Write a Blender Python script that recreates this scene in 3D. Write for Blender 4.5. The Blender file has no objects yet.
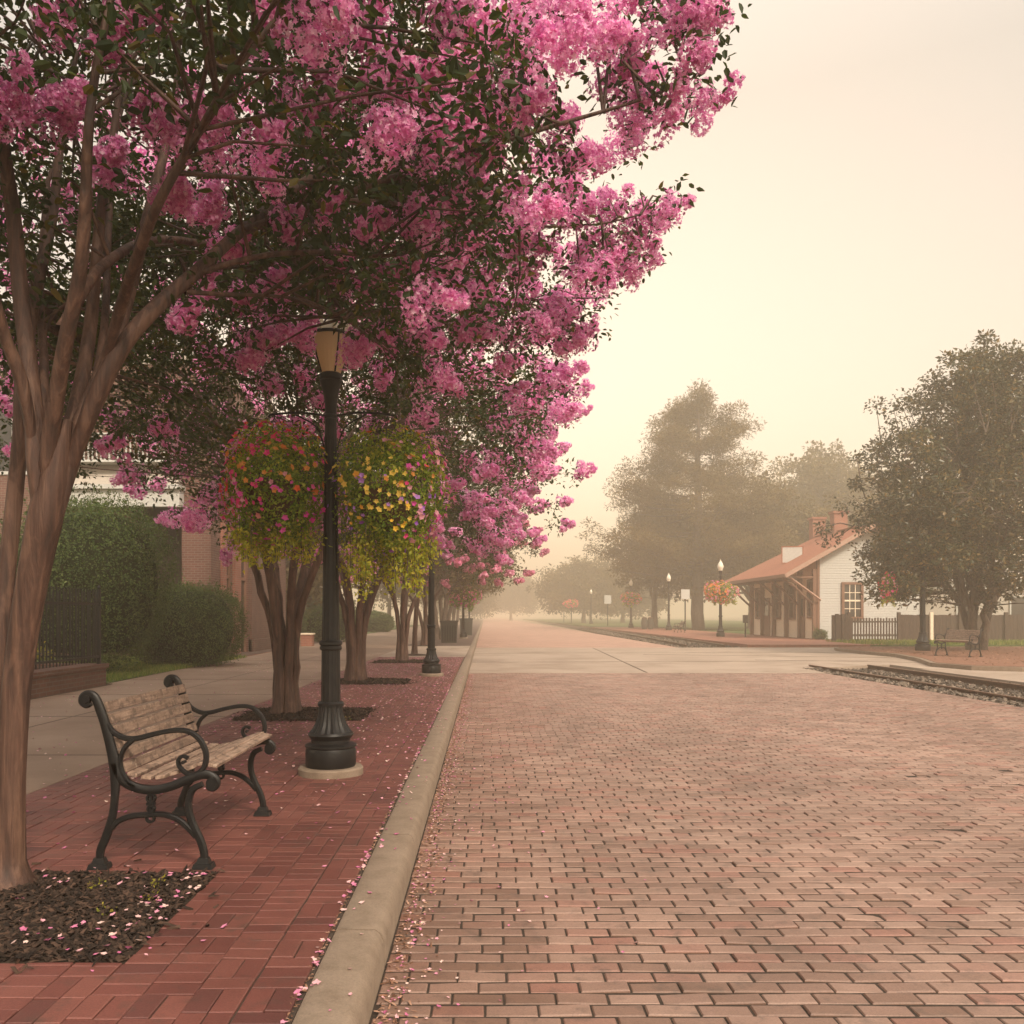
import bpy, math, random
import numpy as np
from mathutils import Vector
R = math.radians
sc = bpy.context.scene
col = sc.collection

# ------------------------------------------------------------------ camera
F = 870.0; CX = 485.0; HY = 615.0; CH = 1.35
cam_d = bpy.data.cameras.new('camera'); cam = bpy.data.objects.new('camera', cam_d); col.objects.link(cam)
cam.location = (0, 0, CH); cam.rotation_euler = (R(90), 0, 0)
cam_d.sensor_width = 36; cam_d.lens = 36*F/1024
cam_d.shift_x = (512-CX)/1024; cam_d.shift_y = (HY-512)/1024
cam_d.clip_start = 0.05; cam_d.clip_end = 5000
sc.camera = cam

# ------------------------------------------------------------------ world, sun, exposure
SUN_EL, SUN_AZ = 40.0, 152.0        # azimuth: degrees from +Y towards +X
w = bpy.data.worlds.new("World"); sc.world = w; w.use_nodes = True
n = w.node_tree.nodes; l = w.node_tree.links; n.clear()
out = n.new('ShaderNodeOutputWorld'); add = n.new('ShaderNodeAddShader')
sky = n.new('ShaderNodeTexSky'); sky.sky_type = 'NISHITA'; sky.sun_disc = False
sky.sun_elevation = R(SUN_EL); sky.sun_rotation = R(SUN_AZ); sky.dust_density = 3; sky.air_density = 1.2; sky.ozone_density = 0.6
bg1 = n.new('ShaderNodeBackground'); bg1.inputs[1].default_value = 0.05
bg2 = n.new('ShaderNodeBackground'); bg2.inputs[1].default_value = 1.0   # cream mist veil plus the added overhead brightness
tcw = n.new('ShaderNodeTexCoord'); spw = n.new('ShaderNodeSeparateXYZ'); l.new(tcw.outputs['Generated'], spw.inputs[0])
rmp = n.new('ShaderNodeValToRGB'); el = rmp.color_ramp.elements      # misty sky: creamy low down, overhead boosted, out of view, to light the scene
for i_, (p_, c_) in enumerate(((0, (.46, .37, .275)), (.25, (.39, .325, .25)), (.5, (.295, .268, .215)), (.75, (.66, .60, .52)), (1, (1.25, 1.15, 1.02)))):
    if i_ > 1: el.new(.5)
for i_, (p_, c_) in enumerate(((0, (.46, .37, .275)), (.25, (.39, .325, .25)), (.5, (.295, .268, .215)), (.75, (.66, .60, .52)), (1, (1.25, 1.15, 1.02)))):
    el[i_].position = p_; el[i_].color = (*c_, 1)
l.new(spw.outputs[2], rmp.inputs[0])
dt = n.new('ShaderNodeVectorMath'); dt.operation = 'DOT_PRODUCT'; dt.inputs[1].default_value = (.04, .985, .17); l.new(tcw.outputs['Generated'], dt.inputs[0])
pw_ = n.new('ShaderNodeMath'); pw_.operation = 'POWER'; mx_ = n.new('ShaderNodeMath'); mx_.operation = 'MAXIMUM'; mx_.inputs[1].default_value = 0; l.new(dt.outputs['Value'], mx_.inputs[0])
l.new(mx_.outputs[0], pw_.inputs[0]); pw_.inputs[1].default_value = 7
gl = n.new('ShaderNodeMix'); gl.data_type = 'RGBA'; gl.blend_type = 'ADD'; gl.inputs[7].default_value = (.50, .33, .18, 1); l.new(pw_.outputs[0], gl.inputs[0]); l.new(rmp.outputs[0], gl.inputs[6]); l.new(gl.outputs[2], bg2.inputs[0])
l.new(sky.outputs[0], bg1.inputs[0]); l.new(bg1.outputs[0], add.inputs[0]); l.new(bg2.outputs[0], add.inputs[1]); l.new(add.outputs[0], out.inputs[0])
sd = bpy.data.lights.new('sun', 'SUN'); sun = bpy.data.objects.new('sun', sd); col.objects.link(sun)
sd.energy = 3.0; sd.angle = R(12); sd.color = (1.0, 0.84, 0.66)
_dv = Vector((math.sin(R(SUN_AZ))*math.cos(R(SUN_EL)), math.cos(R(SUN_AZ))*math.cos(R(SUN_EL)), math.sin(R(SUN_EL))))
sun.rotation_euler = _dv.to_track_quat('Z', 'Y').to_euler(); sun.location = (0, 0, 60)
sc.view_settings.view_transform = 'Standard'; sc.view_settings.look = 'None'
sc.view_settings.exposure = 0.65; sc.view_settings.gamma = 1
HAZE_D = 0.0049
cy = sc.cycles
cy.use_denoising = True; cy.max_bounces = 8; cy.diffuse_bounces = 4; cy.transmission_bounces = 6; cy.volume_bounces = 2
cy.caustics_reflective = False; cy.caustics_refractive = False

# ------------------------------------------------------------------ helpers
def at(px, py, d): return np.array([(px-CX)*d/F, d, CH-(py-HY)*d/F])
def wloc(o):
    v = Vector((0, 0, 0))
    while o is not None: v = v + o.location; o = o.parent
    return v
def tag(o, label=None, cat=None, group=None, kind=None):
    if label: o['label'] = label
    if cat: o['category'] = cat
    if group: o['group'] = group
    if kind: o['kind'] = kind
    return o
def thing(name, loc, label, cat, group=None):
    o = bpy.data.objects.new(name, None); col.objects.link(o); o.location = loc; o.empty_display_size = 0.2
    return tag(o, label, cat, group)
def link_mesh(name, V, polys, m, parent=None, smooth=False, loc=None, uv=None):
    """V: (n,3) array, polys: list of (k,m) index arrays."""
    V = np.asarray(V, dtype=np.float64)
    off = np.array(wloc(parent)) if parent is not None else np.array(loc if loc is not None else (0, 0, 0))
    V = V - off
    me = bpy.data.meshes.new(name)
    polys = [np.asarray(p, dtype=np.int64) for p in polys if len(p)]
    li = np.concatenate([p.ravel() for p in polys]); tot = np.concatenate([np.full(len(p), p.shape[1]) for p in polys])
    st = np.concatenate([[0], np.cumsum(tot)[:-1]])
    me.vertices.add(len(V)); me.vertices.foreach_set('co', V.ravel())
    me.loops.add(len(li)); me.loops.foreach_set('vertex_index', li)
    me.polygons.add(len(tot)); me.polygons.foreach_set('loop_start', st); me.polygons.foreach_set('loop_total', tot)
    me.polygons.foreach_set('use_smooth', np.full(len(tot), bool(smooth)))
    me.update(calc_edges=True); me.validate()
    me.materials.append(m)
    o = bpy.data.objects.new(name, me); col.objects.link(o)
    if parent is not None: o.parent = parent
    elif loc is not None: o.location = loc
    return o
class MB:
    def __init__(s): s.V = []; s.F = {}
    def n(s): return len(s.V)
    def face(s, f): s.F.setdefault(len(f), []).append(tuple(f))
    def box(s, c, d, rz=0.0, rx=0.0, ry=0.0, taper=1.0):
        b = s.n(); hx, hy, hz = d[0]/2, d[1]/2, d[2]/2
        from mathutils import Euler
        M = Euler((rx, ry, rz)).to_matrix() if (rx or ry or rz) else None
        for z, k in ((-hz, 1.0), (hz, taper)):
            for x, y in ((-hx, -hy), (hx, -hy), (hx, hy), (-hx, hy)):
                v = Vector((x*k, y*k, z))
                if M: v = M @ v
                s.V.append((v.x+c[0], v.y+c[1], v.z+c[2]))
        for f in ((3, 2, 1, 0), (4, 5, 6, 7), (0, 1, 5, 4), (1, 2, 6, 5), (2, 3, 7, 6), (3, 0, 4, 7)): s.face([b+i for i in f])
        return s
    def bbox(s, x0, x1, y0, y1, z0, z1): return s.box(((x0+x1)/2, (y0+y1)/2, (z0+z1)/2), (x1-x0, y1-y0, z1-z0))
    def tube(s, P, rad, k=8, lump=0.0, ph=0.0, cap=True):
        P = [Vector(p) for p in P]; m = len(P)
        if not hasattr(rad, '__len__'): rad = [rad]*m
        up = None; b = s.n()
        for i in range(m):
            t = (P[min(i+1, m-1)]-P[max(i-1, 0)])
            t = t.normalized() if t.length > 1e-9 else Vector((0, 0, 1))
            if up is None:
                a = Vector((1, 0, 0)) if abs(t.x) < .8 else Vector((0, 1, 0)); up = (a-t*a.dot(t)).normalized()
            else:
                up = up-t*up.dot(t); up = up.normalized() if up.length > 1e-6 else t.orthogonal().normalized()
            sd_ = t.cross(up)
            for j in range(k):
                a = 2*math.pi*j/k
                r = rad[i]*(1+lump*(math.sin(3*a+ph+i*.13)+.6*math.sin(5*a-ph*2+i*.21)))
                v = P[i]+up*(math.cos(a)*r)+sd_*(math.sin(a)*r); s.V.append((v.x, v.y, v.z))
        for i in range(m-1):
            for j in range(k):
                j2 = (j+1) % k; s.face((b+i*k+j, b+i*k+j2, b+(i+1)*k+j2, b+(i+1)*k+j))
        if cap:
            s.face([b+j for j in range(k)][::-1]); s.face([b+(m-1)*k+j for j in range(k)])
        return s
    def lathe(s, prof, c, k=24, flute=None):
        """prof: list of (r, z); flute(z)->amplitude"""
        b = s.n(); m = len(prof)
        for r, z in prof:
            for j in range(k):
                a = 2*math.pi*j/k; rr = r
                if flute:
                    f_ = flute(z); rr = r*(1-f_*(j % 2))
                s.V.append((c[0]+rr*math.cos(a), c[1]+rr*math.sin(a), c[2]+z))
        for i in range(m-1):
            for j in range(k):
                j2 = (j+1) % k; s.face((b+i*k+j, b+i*k+j2, b+(i+1)*k+j2, b+(i+1)*k+j))
        s.face([b+j for j in range(k)][::-1]); s.face([b+(m-1)*k+j for j in range(k)])
        return s
    def prism(s, poly, axis, a0, a1):
        """poly in the two other axes, extruded along axis ('x','y','z')"""
        b = s.n(); m = len(poly)
        for a in (a0, a1):
            for p, q in poly:
                s.V.append({'x': (a, p, q), 'y': (p, a, q), 'z': (p, q, a)}[axis])
        s.face([b+i for i in range(m)][::-1]); s.face([b+m+i for i in range(m)])
        for i in range(m):
            j = (i+1) % m; s.face((b+i, b+j, b+m+j, b+m+i))
        return s
    def sweep(s, P, W, y, th):
        """cast bar: path P of (x,z) at plane y, in-plane widths W, thickness th along y"""
        P = [Vector((p[0], p[1])) for p in P]; m = len(P); b = s.n(); k = 8
        sec = [(-.5, -.28), (-.5, .28), (-.28, .5), (.28, .5), (.5, .28), (.5, -.28), (.28, -.5), (-.28, -.5)]
        for i in range(m):
            t = (P[min(i+1, m-1)]-P[max(i-1, 0)]).normalized(); nn = Vector((-t.y, t.x))
            for u, v in sec:
                q = P[i]+nn*(u*W[i]); s.V.append((q.x, y+v*th, q.y))
        for i in range(m-1):
            for j in range(k):
                j2 = (j+1) % k; s.face((b+i*k+j, b+i*k+j2, b+(i+1)*k+j2, b+(i+1)*k+j))
        s.face([b+j for j in range(k)][::-1]); s.face([b+(m-1)*k+j for j in range(k)])
        return s
    def build(s, name, m, parent=None, smooth=False, loc=None):
        return link_mesh(name, np.array(s.V), [np.array(f) for f in s.F.values()], m, parent, smooth, loc)
def auto_smooth(o, ang=40):
    me = o.data
    me.polygons.foreach_set('use_smooth', np.ones(len(me.polygons), dtype=bool))
    me.set_sharp_from_angle(angle=R(ang)); return o
def cat_rom(P, sub=6):
    P = [np.array(p, float) for p in P]; Q = [2*P[0]-P[1]]+P+[2*P[-1]-P[-2]]; o = []
    for i in range(1, len(Q)-2):
        for t in np.arange(0, 1, 1/sub):
            a, b, c, d = Q[i-1:i+3]
            o.append(.5*((2*b)+(-a+c)*t+(2*a-5*b+4*c-d)*t*t+(-a+3*b-3*c+d)*t**3))
    o.append(P[-1]); return o
def basis(N, rng):
    N = N/np.maximum(np.linalg.norm(N, axis=1, keepdims=True), 1e-9)
    A = rng.normal(size=N.shape); U = A-N*(A*N).sum(1, keepdims=True); U /= np.maximum(np.linalg.norm(U, axis=1, keepdims=True), 1e-9)
    return U, np.cross(N, U), N
def inst(tV, tF, P, N, S, rng, jit=0.0, U=None):
    """copies of a template: its z axis to N. Returns V, F(list)"""
    if U is None: U, W_, N_ = basis(N, rng)
    else:
        N_ = N/np.linalg.norm(N, axis=1, keepdims=True); U = U-N_*(U*N_).sum(1, keepdims=True)
        U /= np.maximum(np.linalg.norm(U, axis=1, keepdims=True), 1e-9); W_ = np.cross(N_, U)
    tV = np.asarray(tV, float); k = len(tV); m = len(P)
    T = np.broadcast_to(tV, (m, k, 3))
    if jit: T = T*(1+rng.normal(size=(m, k, 3))*jit)
    S = np.asarray(S).reshape(-1, 1, 1)
    V = P[:, None, :]+S*(T[:, :, 0:1]*U[:, None, :]+T[:, :, 1:2]*W_[:, None, :]+T[:, :, 2:3]*N_[:, None, :])
    Fo = [(np.asarray(f)[None, :, :]+(np.arange(m)*k)[:, None, None]).reshape(-1, np.asarray(f).shape[1]) for f in tF]
    return V.reshape(-1, 3), Fo
def merge(parts):
    V = []; Fd = {}; o = 0
    for v, fs in parts:
        for f in fs: Fd.setdefault(f.shape[1], []).append(f+o)
        V.append(v); o += len(v)
    return np.concatenate(V), [np.concatenate(f) for f in Fd.values()]
# leaf: folded rhombus, tip along +x
LEAF = ([(0, 0, 0), (.45, .27, .08), (1, 0, -.05), (.45, -.27, .08)], [[(0, 1, 2), (0, 2, 3)]])
LEAFB = ([(0, 0, 0), (.25, .22, .06), (.65, .25, .05), (1, 0, -.08), (.65, -.25, .05), (.25, -.22, .06)], [[(0, 1, 2, 3), (0, 3, 4, 5)]])
_st = [(0, 0, -.25)]+[((1 if i % 2 == 0 else .5)*math.cos(i*math.pi/5), (1 if i % 2 == 0 else .5)*math.sin(i*math.pi/5), .12 if i % 2 == 0 else -.05) for i in range(10)]
STAR = (_st, [[(0, 1+i, 1+(i+1) % 10) for i in range(10)]])
_pt = [(0, 0, -.3)]+[((1 if i % 2 == 0 else .68)*math.cos(i*math.pi/5)*1, (1 if i % 2 == 0 else .68)*math.sin(i*math.pi/5), .12) for i in range(10)]
PET = (_pt, [[(0, 1+i, 1+(i+1) % 10) for i in range(10)]])
QUADF = ([(-1, -.6, .2), (.7, -1, -.1), (1, .7, .2), (-.6, 1, -.1)], [[(0, 1, 2, 3)]])
CHIP = ([(-1, -.35, 0), (1, -.3, .05), (1, .35, 0), (-1, .3, .1), (0, 0, .35)], [[(0, 1, 4), (1, 2, 4), (2, 3, 4), (3, 0, 4)]])
ICO = None

# ------------------------------------------------------------------ materials
def newmat(name):
    m = bpy.data.materials.new(name); m.use_nodes = True; nn = m.node_tree.nodes; ll = m.node_tree.links
    return m, nn, ll, nn['Principled BSDF']
def ramp(nn, ll, src, stops, interp='LINEAR'):
    r = nn.new('ShaderNodeValToRGB'); r.color_ramp.interpolation = interp
    e = r.color_ramp.elements
    while len(e) < len(stops): e.new(0.5)
    for i, (p, c) in enumerate(stops): e[i].position = p; e[i].color = (*c, 1)
    ll.new(src, r.inputs[0]); return r.outputs[0]
def noise(nn, ll, scale, detail=4, rough=.6, sc3=None, dist=0, coord='Object'):
    tc = nn.new('ShaderNodeTexCoord'); t = nn.new('ShaderNodeTexNoise')
    t.inputs['Scale'].default_value = scale; t.inputs['Detail'].default_value = detail; t.inputs['Roughness'].default_value = rough
    t.inputs['Distortion'].default_value = dist
    src = tc.outputs[coord]
    if sc3:
        mp = nn.new('ShaderNodeMapping'); mp.inputs['Scale'].default_value = sc3; ll.new(src, mp.inputs[0]); src = mp.outputs[0]
    ll.new(src, t.inputs[0]); return t.outputs[0]
def mix(nn, ll, fac, a, b, mode='MIX'):
    x = nn.new('ShaderNodeMix'); x.data_type = 'RGBA'; x.blend_type = mode
    for s, v in ((x.inputs[0], fac), (x.inputs[6], a), (x.inputs[7], b)):
        if isinstance(v, (int, float)): s.default_value = v
        elif isinstance(v, tuple): s.default_value = (*v, 1)
        else: ll.new(v, s)
    return x.outputs[2]
def bump(nn, ll, b, h, strength=.5, dist=.01):
    x = nn.new('ShaderNodeBump'); x.inputs['Strength'].default_value = strength; x.inputs['Distance'].default_value = dist
    ll.new(h, x.inputs['Height']); ll.new(x.outputs[0], b.inputs['Normal'])
def noisy(name, stops, scale=5, rough=.8, bs=.4, bd=.01, fine=None, detail=6, sc3=None, spec=.3, metal=0, dist=0):
    m, nn, ll, b = newmat(name)
    nz = noise(nn, ll, scale, detail, .65, sc3, dist)
    c = ramp(nn, ll, nz, stops)
    h = nz
    if fine:
        f = noise(nn, ll, fine, 3, .7); c = mix(nn, ll, .35, c, ramp(nn, ll, f, [(.3, (.35, .35, .35)), (.7, (1, 1, 1))]), 'MULTIPLY'); h = f
    ll.new(c, b.inputs['Base Color']); b.inputs['Roughness'].default_value = rough
    b.inputs['Specular IOR Level'].default_value = spec; b.inputs['Metallic'].default_value = metal
    if bs: bump(nn, ll, b, h, bs, bd)
    return m
def foliage(name, stops, trans=.4, tcol=None, rough=.55, clump=1.2, interp='LINEAR', lo=.55, spec=.3, fine_n=None):
    m, nn, ll, b = newmat(name)
    g = nn.new('ShaderNodeNewGeometry'); c = ramp(nn, ll, g.outputs['Random Per Island'], stops, interp)
    if clump:
        nz = noise(nn, ll, clump, 3, .6); c = mix(nn, ll, 1.0, c, ramp(nn, ll, nz, [(.32, (lo,)*3), (.66, (1, 1, 1))]), 'MULTIPLY')
    ll.new(c, b.inputs['Base Color']); b.inputs['Roughness'].default_value = rough; b.inputs['Specular IOR Level'].default_value = spec
    t = nn.new('ShaderNodeBsdfTranslucent')
    tc_ = mix(nn, ll, 1.0, c, tcol if tcol else (1, 1, 1), 'MULTIPLY'); ll.new(tc_, t.inputs[0])
    ms = nn.new('ShaderNodeMixShader'); ms.inputs[0].default_value = trans
    ll.new(b.outputs[0], ms.inputs[1]); ll.new(t.outputs[0], ms.inputs[2]); ll.new(ms.outputs[0], nn['Material Output'].inputs[0])
    return m
def brickpave(name, stops, dirt=(.06, .045, .035)):
    """colour per brick island plus grain and stains"""
    m, nn, ll, b = newmat(name)
    g = nn.new('ShaderNodeNewGeometry'); c = ramp(nn, ll, g.outputs['Random Per Island'], stops)
    f = noise(nn, ll, 130, 4, .7); c = mix(nn, ll, .55, c, ramp(nn, ll, f, [(.3, (.4, .4, .4)), (.65, (1, 1, 1))]), 'MULTIPLY')
    s = noise(nn, ll, 1.3, 6, .65); c = mix(nn, ll, .6, c, ramp(nn, ll, s, [(.35, (.62, .6, .58)), (.6, (1, 1, 1))]), 'MULTIPLY')
    s2 = noise(nn, ll, 7, 5, .7); c = mix(nn, ll, ramp(nn, ll, s2, [(.54, (0, 0, 0)), (.74, (.7, .7, .7))]), c, dirt)
    s3 = noise(nn, ll, .45, 4, .6, (1, .35, 1)); c = mix(nn, ll, .8, c, ramp(nn, ll, s3, [(.35, (.72, .70, .68)), (.62, (1, 1, 1))]), 'MULTIPLY')
    ll.new(c, b.inputs['Base Color']); b.inputs['Roughness'].default_value = .5; b.inputs['Specular IOR Level'].default_value = .5
    bump(nn, ll, b, f, .6, .003); return m
def brickwall(name, c1, c2, mortar, sx=.215, sy=.075, bias=0., bs=.6):
    m, nn, ll, b = newmat(name)
    tc = nn.new('ShaderNodeTexCoord'); sp = nn.new('ShaderNodeSeparateXYZ'); ll.new(tc.outputs['Object'], sp.inputs[0])
    ad = nn.new('ShaderNodeMath'); ad.operation = 'ADD'; ll.new(sp.outputs[0], ad.inputs[0]); ll.new(sp.outputs[1], ad.inputs[1])
    cb = nn.new('ShaderNodeCombineXYZ'); ll.new(ad.outputs[0], cb.inputs[0]); ll.new(sp.outputs[2], cb.inputs[1])
    t = nn.new('ShaderNodeTexBrick'); ll.new(cb.outputs[0], t.inputs[0])
    t.inputs['Scale'].default_value = 1; t.inputs['Brick Width'].default_value = sx; t.inputs['Row Height'].default_value = sy
    t.inputs['Mortar Size'].default_value = .009; t.inputs['Color1'].default_value = (*c1, 1); t.inputs['Color2'].default_value = (*c2, 1)
    t.inputs['Mortar'].default_value = (*mortar, 1); t.inputs['Bias'].default_value = bias
    s = noise(nn, ll, 1.1, 6, .65); c = mix(nn, ll, .6, t.outputs[0], ramp(nn, ll, s, [(.35, (.55, .52, .5)), (.65, (1, 1, 1))]), 'MULTIPLY')
    ll.new(c, b.inputs['Base Color']); b.inputs['Roughness'].default_value = .85
    inv = nn.new('ShaderNodeMath'); inv.operation = 'SUBTRACT'; inv.inputs[0].default_value = 1; ll.new(t.outputs[1], inv.inputs[1])
    bump(nn, ll, b, inv.outputs[0], bs, .008); return m
def flat(name, c, rough=.7, spec=.3, metal=0, var=.12, scale=12):
    d = tuple(x*(1-var) for x in c); e = tuple(min(1, x*(1+var)) for x in c)
    return noisy(name, [(.3, d), (.7, e)], scale, rough, .15, .004, spec=spec, metal=metal)

M = {}
M['road'] = brickpave('road_brick', [(0, (.24, .14, .10)), (.35, (.31, .19, .145)), (.7, (.38, .245, .19)), (1, (.32, .155, .115))])
M['walk'] = brickpave('sidewalk_brick', [(0, (.165, .055, .045)), (.4, (.20, .068, .055)), (.8, (.24, .088, .07)), (1, (.13, .046, .04))])
M['roadjoint'] = noisy('road_joint_sand', [(.3, (.022, .016, .012)), (.7, (.055, .04, .03))], 60, .95, .5, .004)
M['joint'] = noisy('joint_sand', [(.3, (.035, .025, .02)), (.7, (.075, .055, .042))], 60, .95, .5, .004)
M['kerb'] = noisy('kerb_concrete', [(.25, (.19, .14, .10)), (.5, (.255, .195, .145)), (.75, (.30, .23, .175))], 7, .9, 1.0, .004, fine=110)
M['path'] = noisy('path_concrete', [(.3, (.24, .165, .12)), (.7, (.33, .24, .18))], .9, .85, .5, .003, fine=150)
M['conc'] = noisy('crossing_concrete', [(.3, (.27, .205, .155)), (.5, (.36, .28, .22)), (.7, (.42, .335, .265))], .5, .8, .4, .003, fine=60, dist=.6)
M['tar'] = noisy('seam_tar', [(.3, (.07, .055, .045)), (.7, (.12, .09, .07))], 8, .9, .3)
M['soil'] = noisy('bed_soil', [(.3, (.018, .012, .008)), (.7, (.05, .033, .022))], 25, .95, 1, .02)
M['ground'] = noisy('open_ground', [(.3, (.20, .16, .10)), (.5, (.26, .21, .14)), (.7, (.16, .17, .07))], .15, .95, .4, .02, fine=9)
M['grass'] = noisy('lawn_soil', [(.3, (.05, .075, .018)), (.7, (.09, .13, .03))], 3, .95, .5, .02, fine=40)
M['farroad'] = brickwall('far_road_brick', (.46, .29, .22), (.40, .23, .175), (.10, .07, .05), .21, .105)
M['apron'] = brickwall('platform_brick', (.33, .14, .09), (.28, .11, .075), (.10, .06, .045), .4, .2)
M['bark'] = None
def bark(name, a, b_, c_, s=(9, 9, 1.1), sc_=1.6, bs=.7):
    m, nn, ll, b = newmat(name)
    nz = noise(nn, ll, sc_, 7, .62, s, .3); c = ramp(nn, ll, nz, [(.3, a), (.5, b_), (.68, c_)])
    n2 = noise(nn, ll, 2.2, 4, .6, (1, 1, .5)); c = mix(nn, ll, .5, c, ramp(nn, ll, n2, [(.4, (.6, .55, .5)), (.6, (1, 1, 1))]), 'MULTIPLY')
    n3 = noise(nn, ll, 5.5, 4, .55, (1, 1, .38), .8); c = mix(nn, ll, ramp(nn, ll, n3, [(.56, (0, 0, 0)), (.62, (.55, .55, .55))]), c, c_)
    n4 = noise(nn, ll, 40, 3, .7, (1, 1, .3)); c = mix(nn, ll, .4, c, ramp(nn, ll, n4, [(.35, (.5, .5, .5)), (.6, (1, 1, 1))]), 'MULTIPLY')
    ll.new(c, b.inputs['Base Color']); b.inputs['Roughness'].default_value = .62; bump(nn, ll, b, nz, bs, .02); return m
M['bark'] = bark('crepe_myrtle_bark', (.028, .013, .009), (.075, .034, .022), (.16, .085, .056), s=(14, 14, .9), bs=1.0)
M['darkbark'] = bark('rough_bark', (.04, .028, .02), (.09, .062, .045), (.15, .11, .08), (6, 6, 1.5), 3)
M['cleaf'] = foliage('crepe_myrtle_leaf', [(0, (.022, .042, .012)), (.5, (.036, .062, .016)), (.9, (.065, .088, .022)), (1, (.15, .11, .02))], .35, (1.5, 1.5, .5))
M['pink'] = foliage('pink_floret', [(0, (.66, .17, .48)), (.35, (.86, .36, .68)), (.75, (.95, .55, .82)), (1, (.99, .82, .93))], .5, (1.15, .95, 1.0), .7, 2.0, lo=.85)
M['pinkfar'] = foliage('pale_pink_floret', [(0, (.62, .17, .34)), (.5, (.78, .30, .48)), (1, (.88, .48, .62))], .42, (1.1, .85, .8), .7, 1.2, lo=.8)
M['hedge'] = foliage('hedge_leaf', [(0, (.04, .075, .016)), (.6, (.07, .12, .025)), (1, (.13, .17, .045))], .25, (1.2, 1.3, .4), clump=1.5)
M['ylw_leaf'] = foliage('yellow_green_leaf', [(0, (.14, .15, .02)), (.5, (.25, .24, .03)), (1, (.36, .30, .05))], .4, (1.2, 1.1, .3), clump=0)
M['basket_leaf'] = foliage('basket_leaf', [(0, (.12, .23, .035)), (.5, (.25, .38, .055)), (1, (.50, .54, .10))], .45, (1.4, 1.4, .4), clump=7)
M['vine'] = foliage('trailing_vine_leaf', [(0, (.30, .38, .05)), (.5, (.48, .52, .07)), (1, (.70, .60, .10))], .45, (1.3, 1.2, .3), clump=6)
M['magnolia'] = foliage('magnolia_leaf', [(0, (.022, .036, .010)), (.5, (.045, .06, .016)), (.8, (.10, .085, .025)), (1, (.26, .17, .05))], .22, (1.5, 1.2, .4), .38, .5, spec=.5)
M['pine'] = foliage('pine_needle', [(0, (.085, .06, .018)), (1, (.21, .14, .04))], .3, (1.3, 1.2, .4), clump=.35)
M['broad'] = foliage('broadleaf', [(0, (.08, .062, .018)), (1, (.20, .145, .04))], .3, (1.3, 1.2, .4), clump=.3)
M['core'] = flat('core_shade_dark', (.015, .022, .008), .95, .05)  # dark tone standing in for shade inside the shrubs
M['iron'] = noisy('painted_iron', [(.3, (.005, .005, .006)), (.6, (.010, .010, .010)), (.8, (.026, .021, .018))], 14, .45, .35, .003, fine=90, spec=.32)
M['rail'] = noisy('rusty_rail', [(.3, (.07, .035, .022)), (.7, (.16, .08, .045))], 12, .6, .4, .003, fine=60)
M['railtop'] = flat('polished_rail_top', (.26, .16, .11), .35, .5, .6)
M['wood'] = None
def woodmat(name, a, b_, c_, ax=(14, 1.2, 14)):
    m, nn, ll, b = newmat(name)
    g = noise(nn, ll, 3.5, 7, .65, ax, .4); c = ramp(nn, ll, g, [(.3, a), (.5, b_), (.7, c_)])
    bl = noise(nn, ll, 16, 5, .75); c = mix(nn, ll, ramp(nn, ll, bl, [(.5, (0, 0, 0)), (.6, (.68, .68, .68))]), c, (.055, .038, .03))
    b2 = noise(nn, ll, 22, 4, .7, (1, 1.5, 1)); c = mix(nn, ll, ramp(nn, ll, b2, [(.62, (0, 0, 0)), (.72, (.7, .7, .7))]), c, (.50, .42, .34))
    ll.new(c, b.inputs['Base Color']); b.inputs['Roughness'].default_value = .8; bump(nn, ll, b, g, .7, .004); return m
M['wood'] = woodmat('weathered_bench_slat', (.10, .065, .047), (.20, .135, .10), (.32, .23, .175))
M['seatwood'] = woodmat('worn_seat_slat', (.16, .105, .075), (.29, .20, .15), (.40, .29, .225))
M['fencewood'] = noisy('old_fence_wood', [(.3, (.045, .032, .025)), (.7, (.10, .072, .055))], 4, .9, .5, .006, sc3=(8, 8, 1))
def opal():
    m, nn, ll, b = newmat('opal_glass'); b.inputs['Base Color'].default_value = (.95, .76, .50, 1); b.inputs['Roughness'].default_value = .3
    t = nn.new('ShaderNodeBsdfTranslucent'); t.inputs[0].default_value = (1.0, .80, .50, 1); ms = nn.new('ShaderNodeMixShader'); ms.inputs[0].default_value = .6
    ll.new(b.outputs[0], ms.inputs[1]); ll.new(t.outputs[0], ms.inputs[2]); ll.new(ms.outputs[0], nn['Material Output'].inputs[0]); return m
M['opal'] = opal()
M['globe'] = flat('white_globe_glass', (.80, .74, .62), .3, .5)
M['crown'] = flat('pale_metal_crown', (.72, .66, .52), .45, .5)
M['white'] = flat('white_paint', (.50, .50, .47), .6)
M['cream'] = flat('cream_sunlit_paint', (.82, .70, .54), .7)  # cream with the sun's warmth and brightness put into the colour
M['trim'] = flat('brown_trim', (.20, .105, .07), .7)
M['roof'] = noisy('red_shingle_roof', [(.3, (.30, .11, .07)), (.7, (.40, .16, .10))], 3, .9, .4, .01, fine=8, sc3=(1, 1, 6))
M['glass'] = flat('dark_window_glass', (.03, .03, .03), .12, .6)
M['palew'] = flat('pale_building', (.42, .38, .33), .8)
M['brick'] = brickwall('facade_brick', (.13, .05, .038), (.18, .075, .055), (.20, .16, .13))
M['brickd'] = brickwall('dark_brick', (.11, .05, .036), (.15, .065, .045), (.14, .11, .09))
M['rake'] = flat('rose_brown_trim', (.40, .25, .19), .7)
M['chim'] = brickwall('chimney_brick', (.34, .12, .08), (.28, .10, .07), (.3, .22, .17))
M['recess'] = flat('porch_brown', (.05, .032, .025), .8)
M['binm'] = flat('bin_grey_green', (.05, .052, .045), .6)
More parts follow.
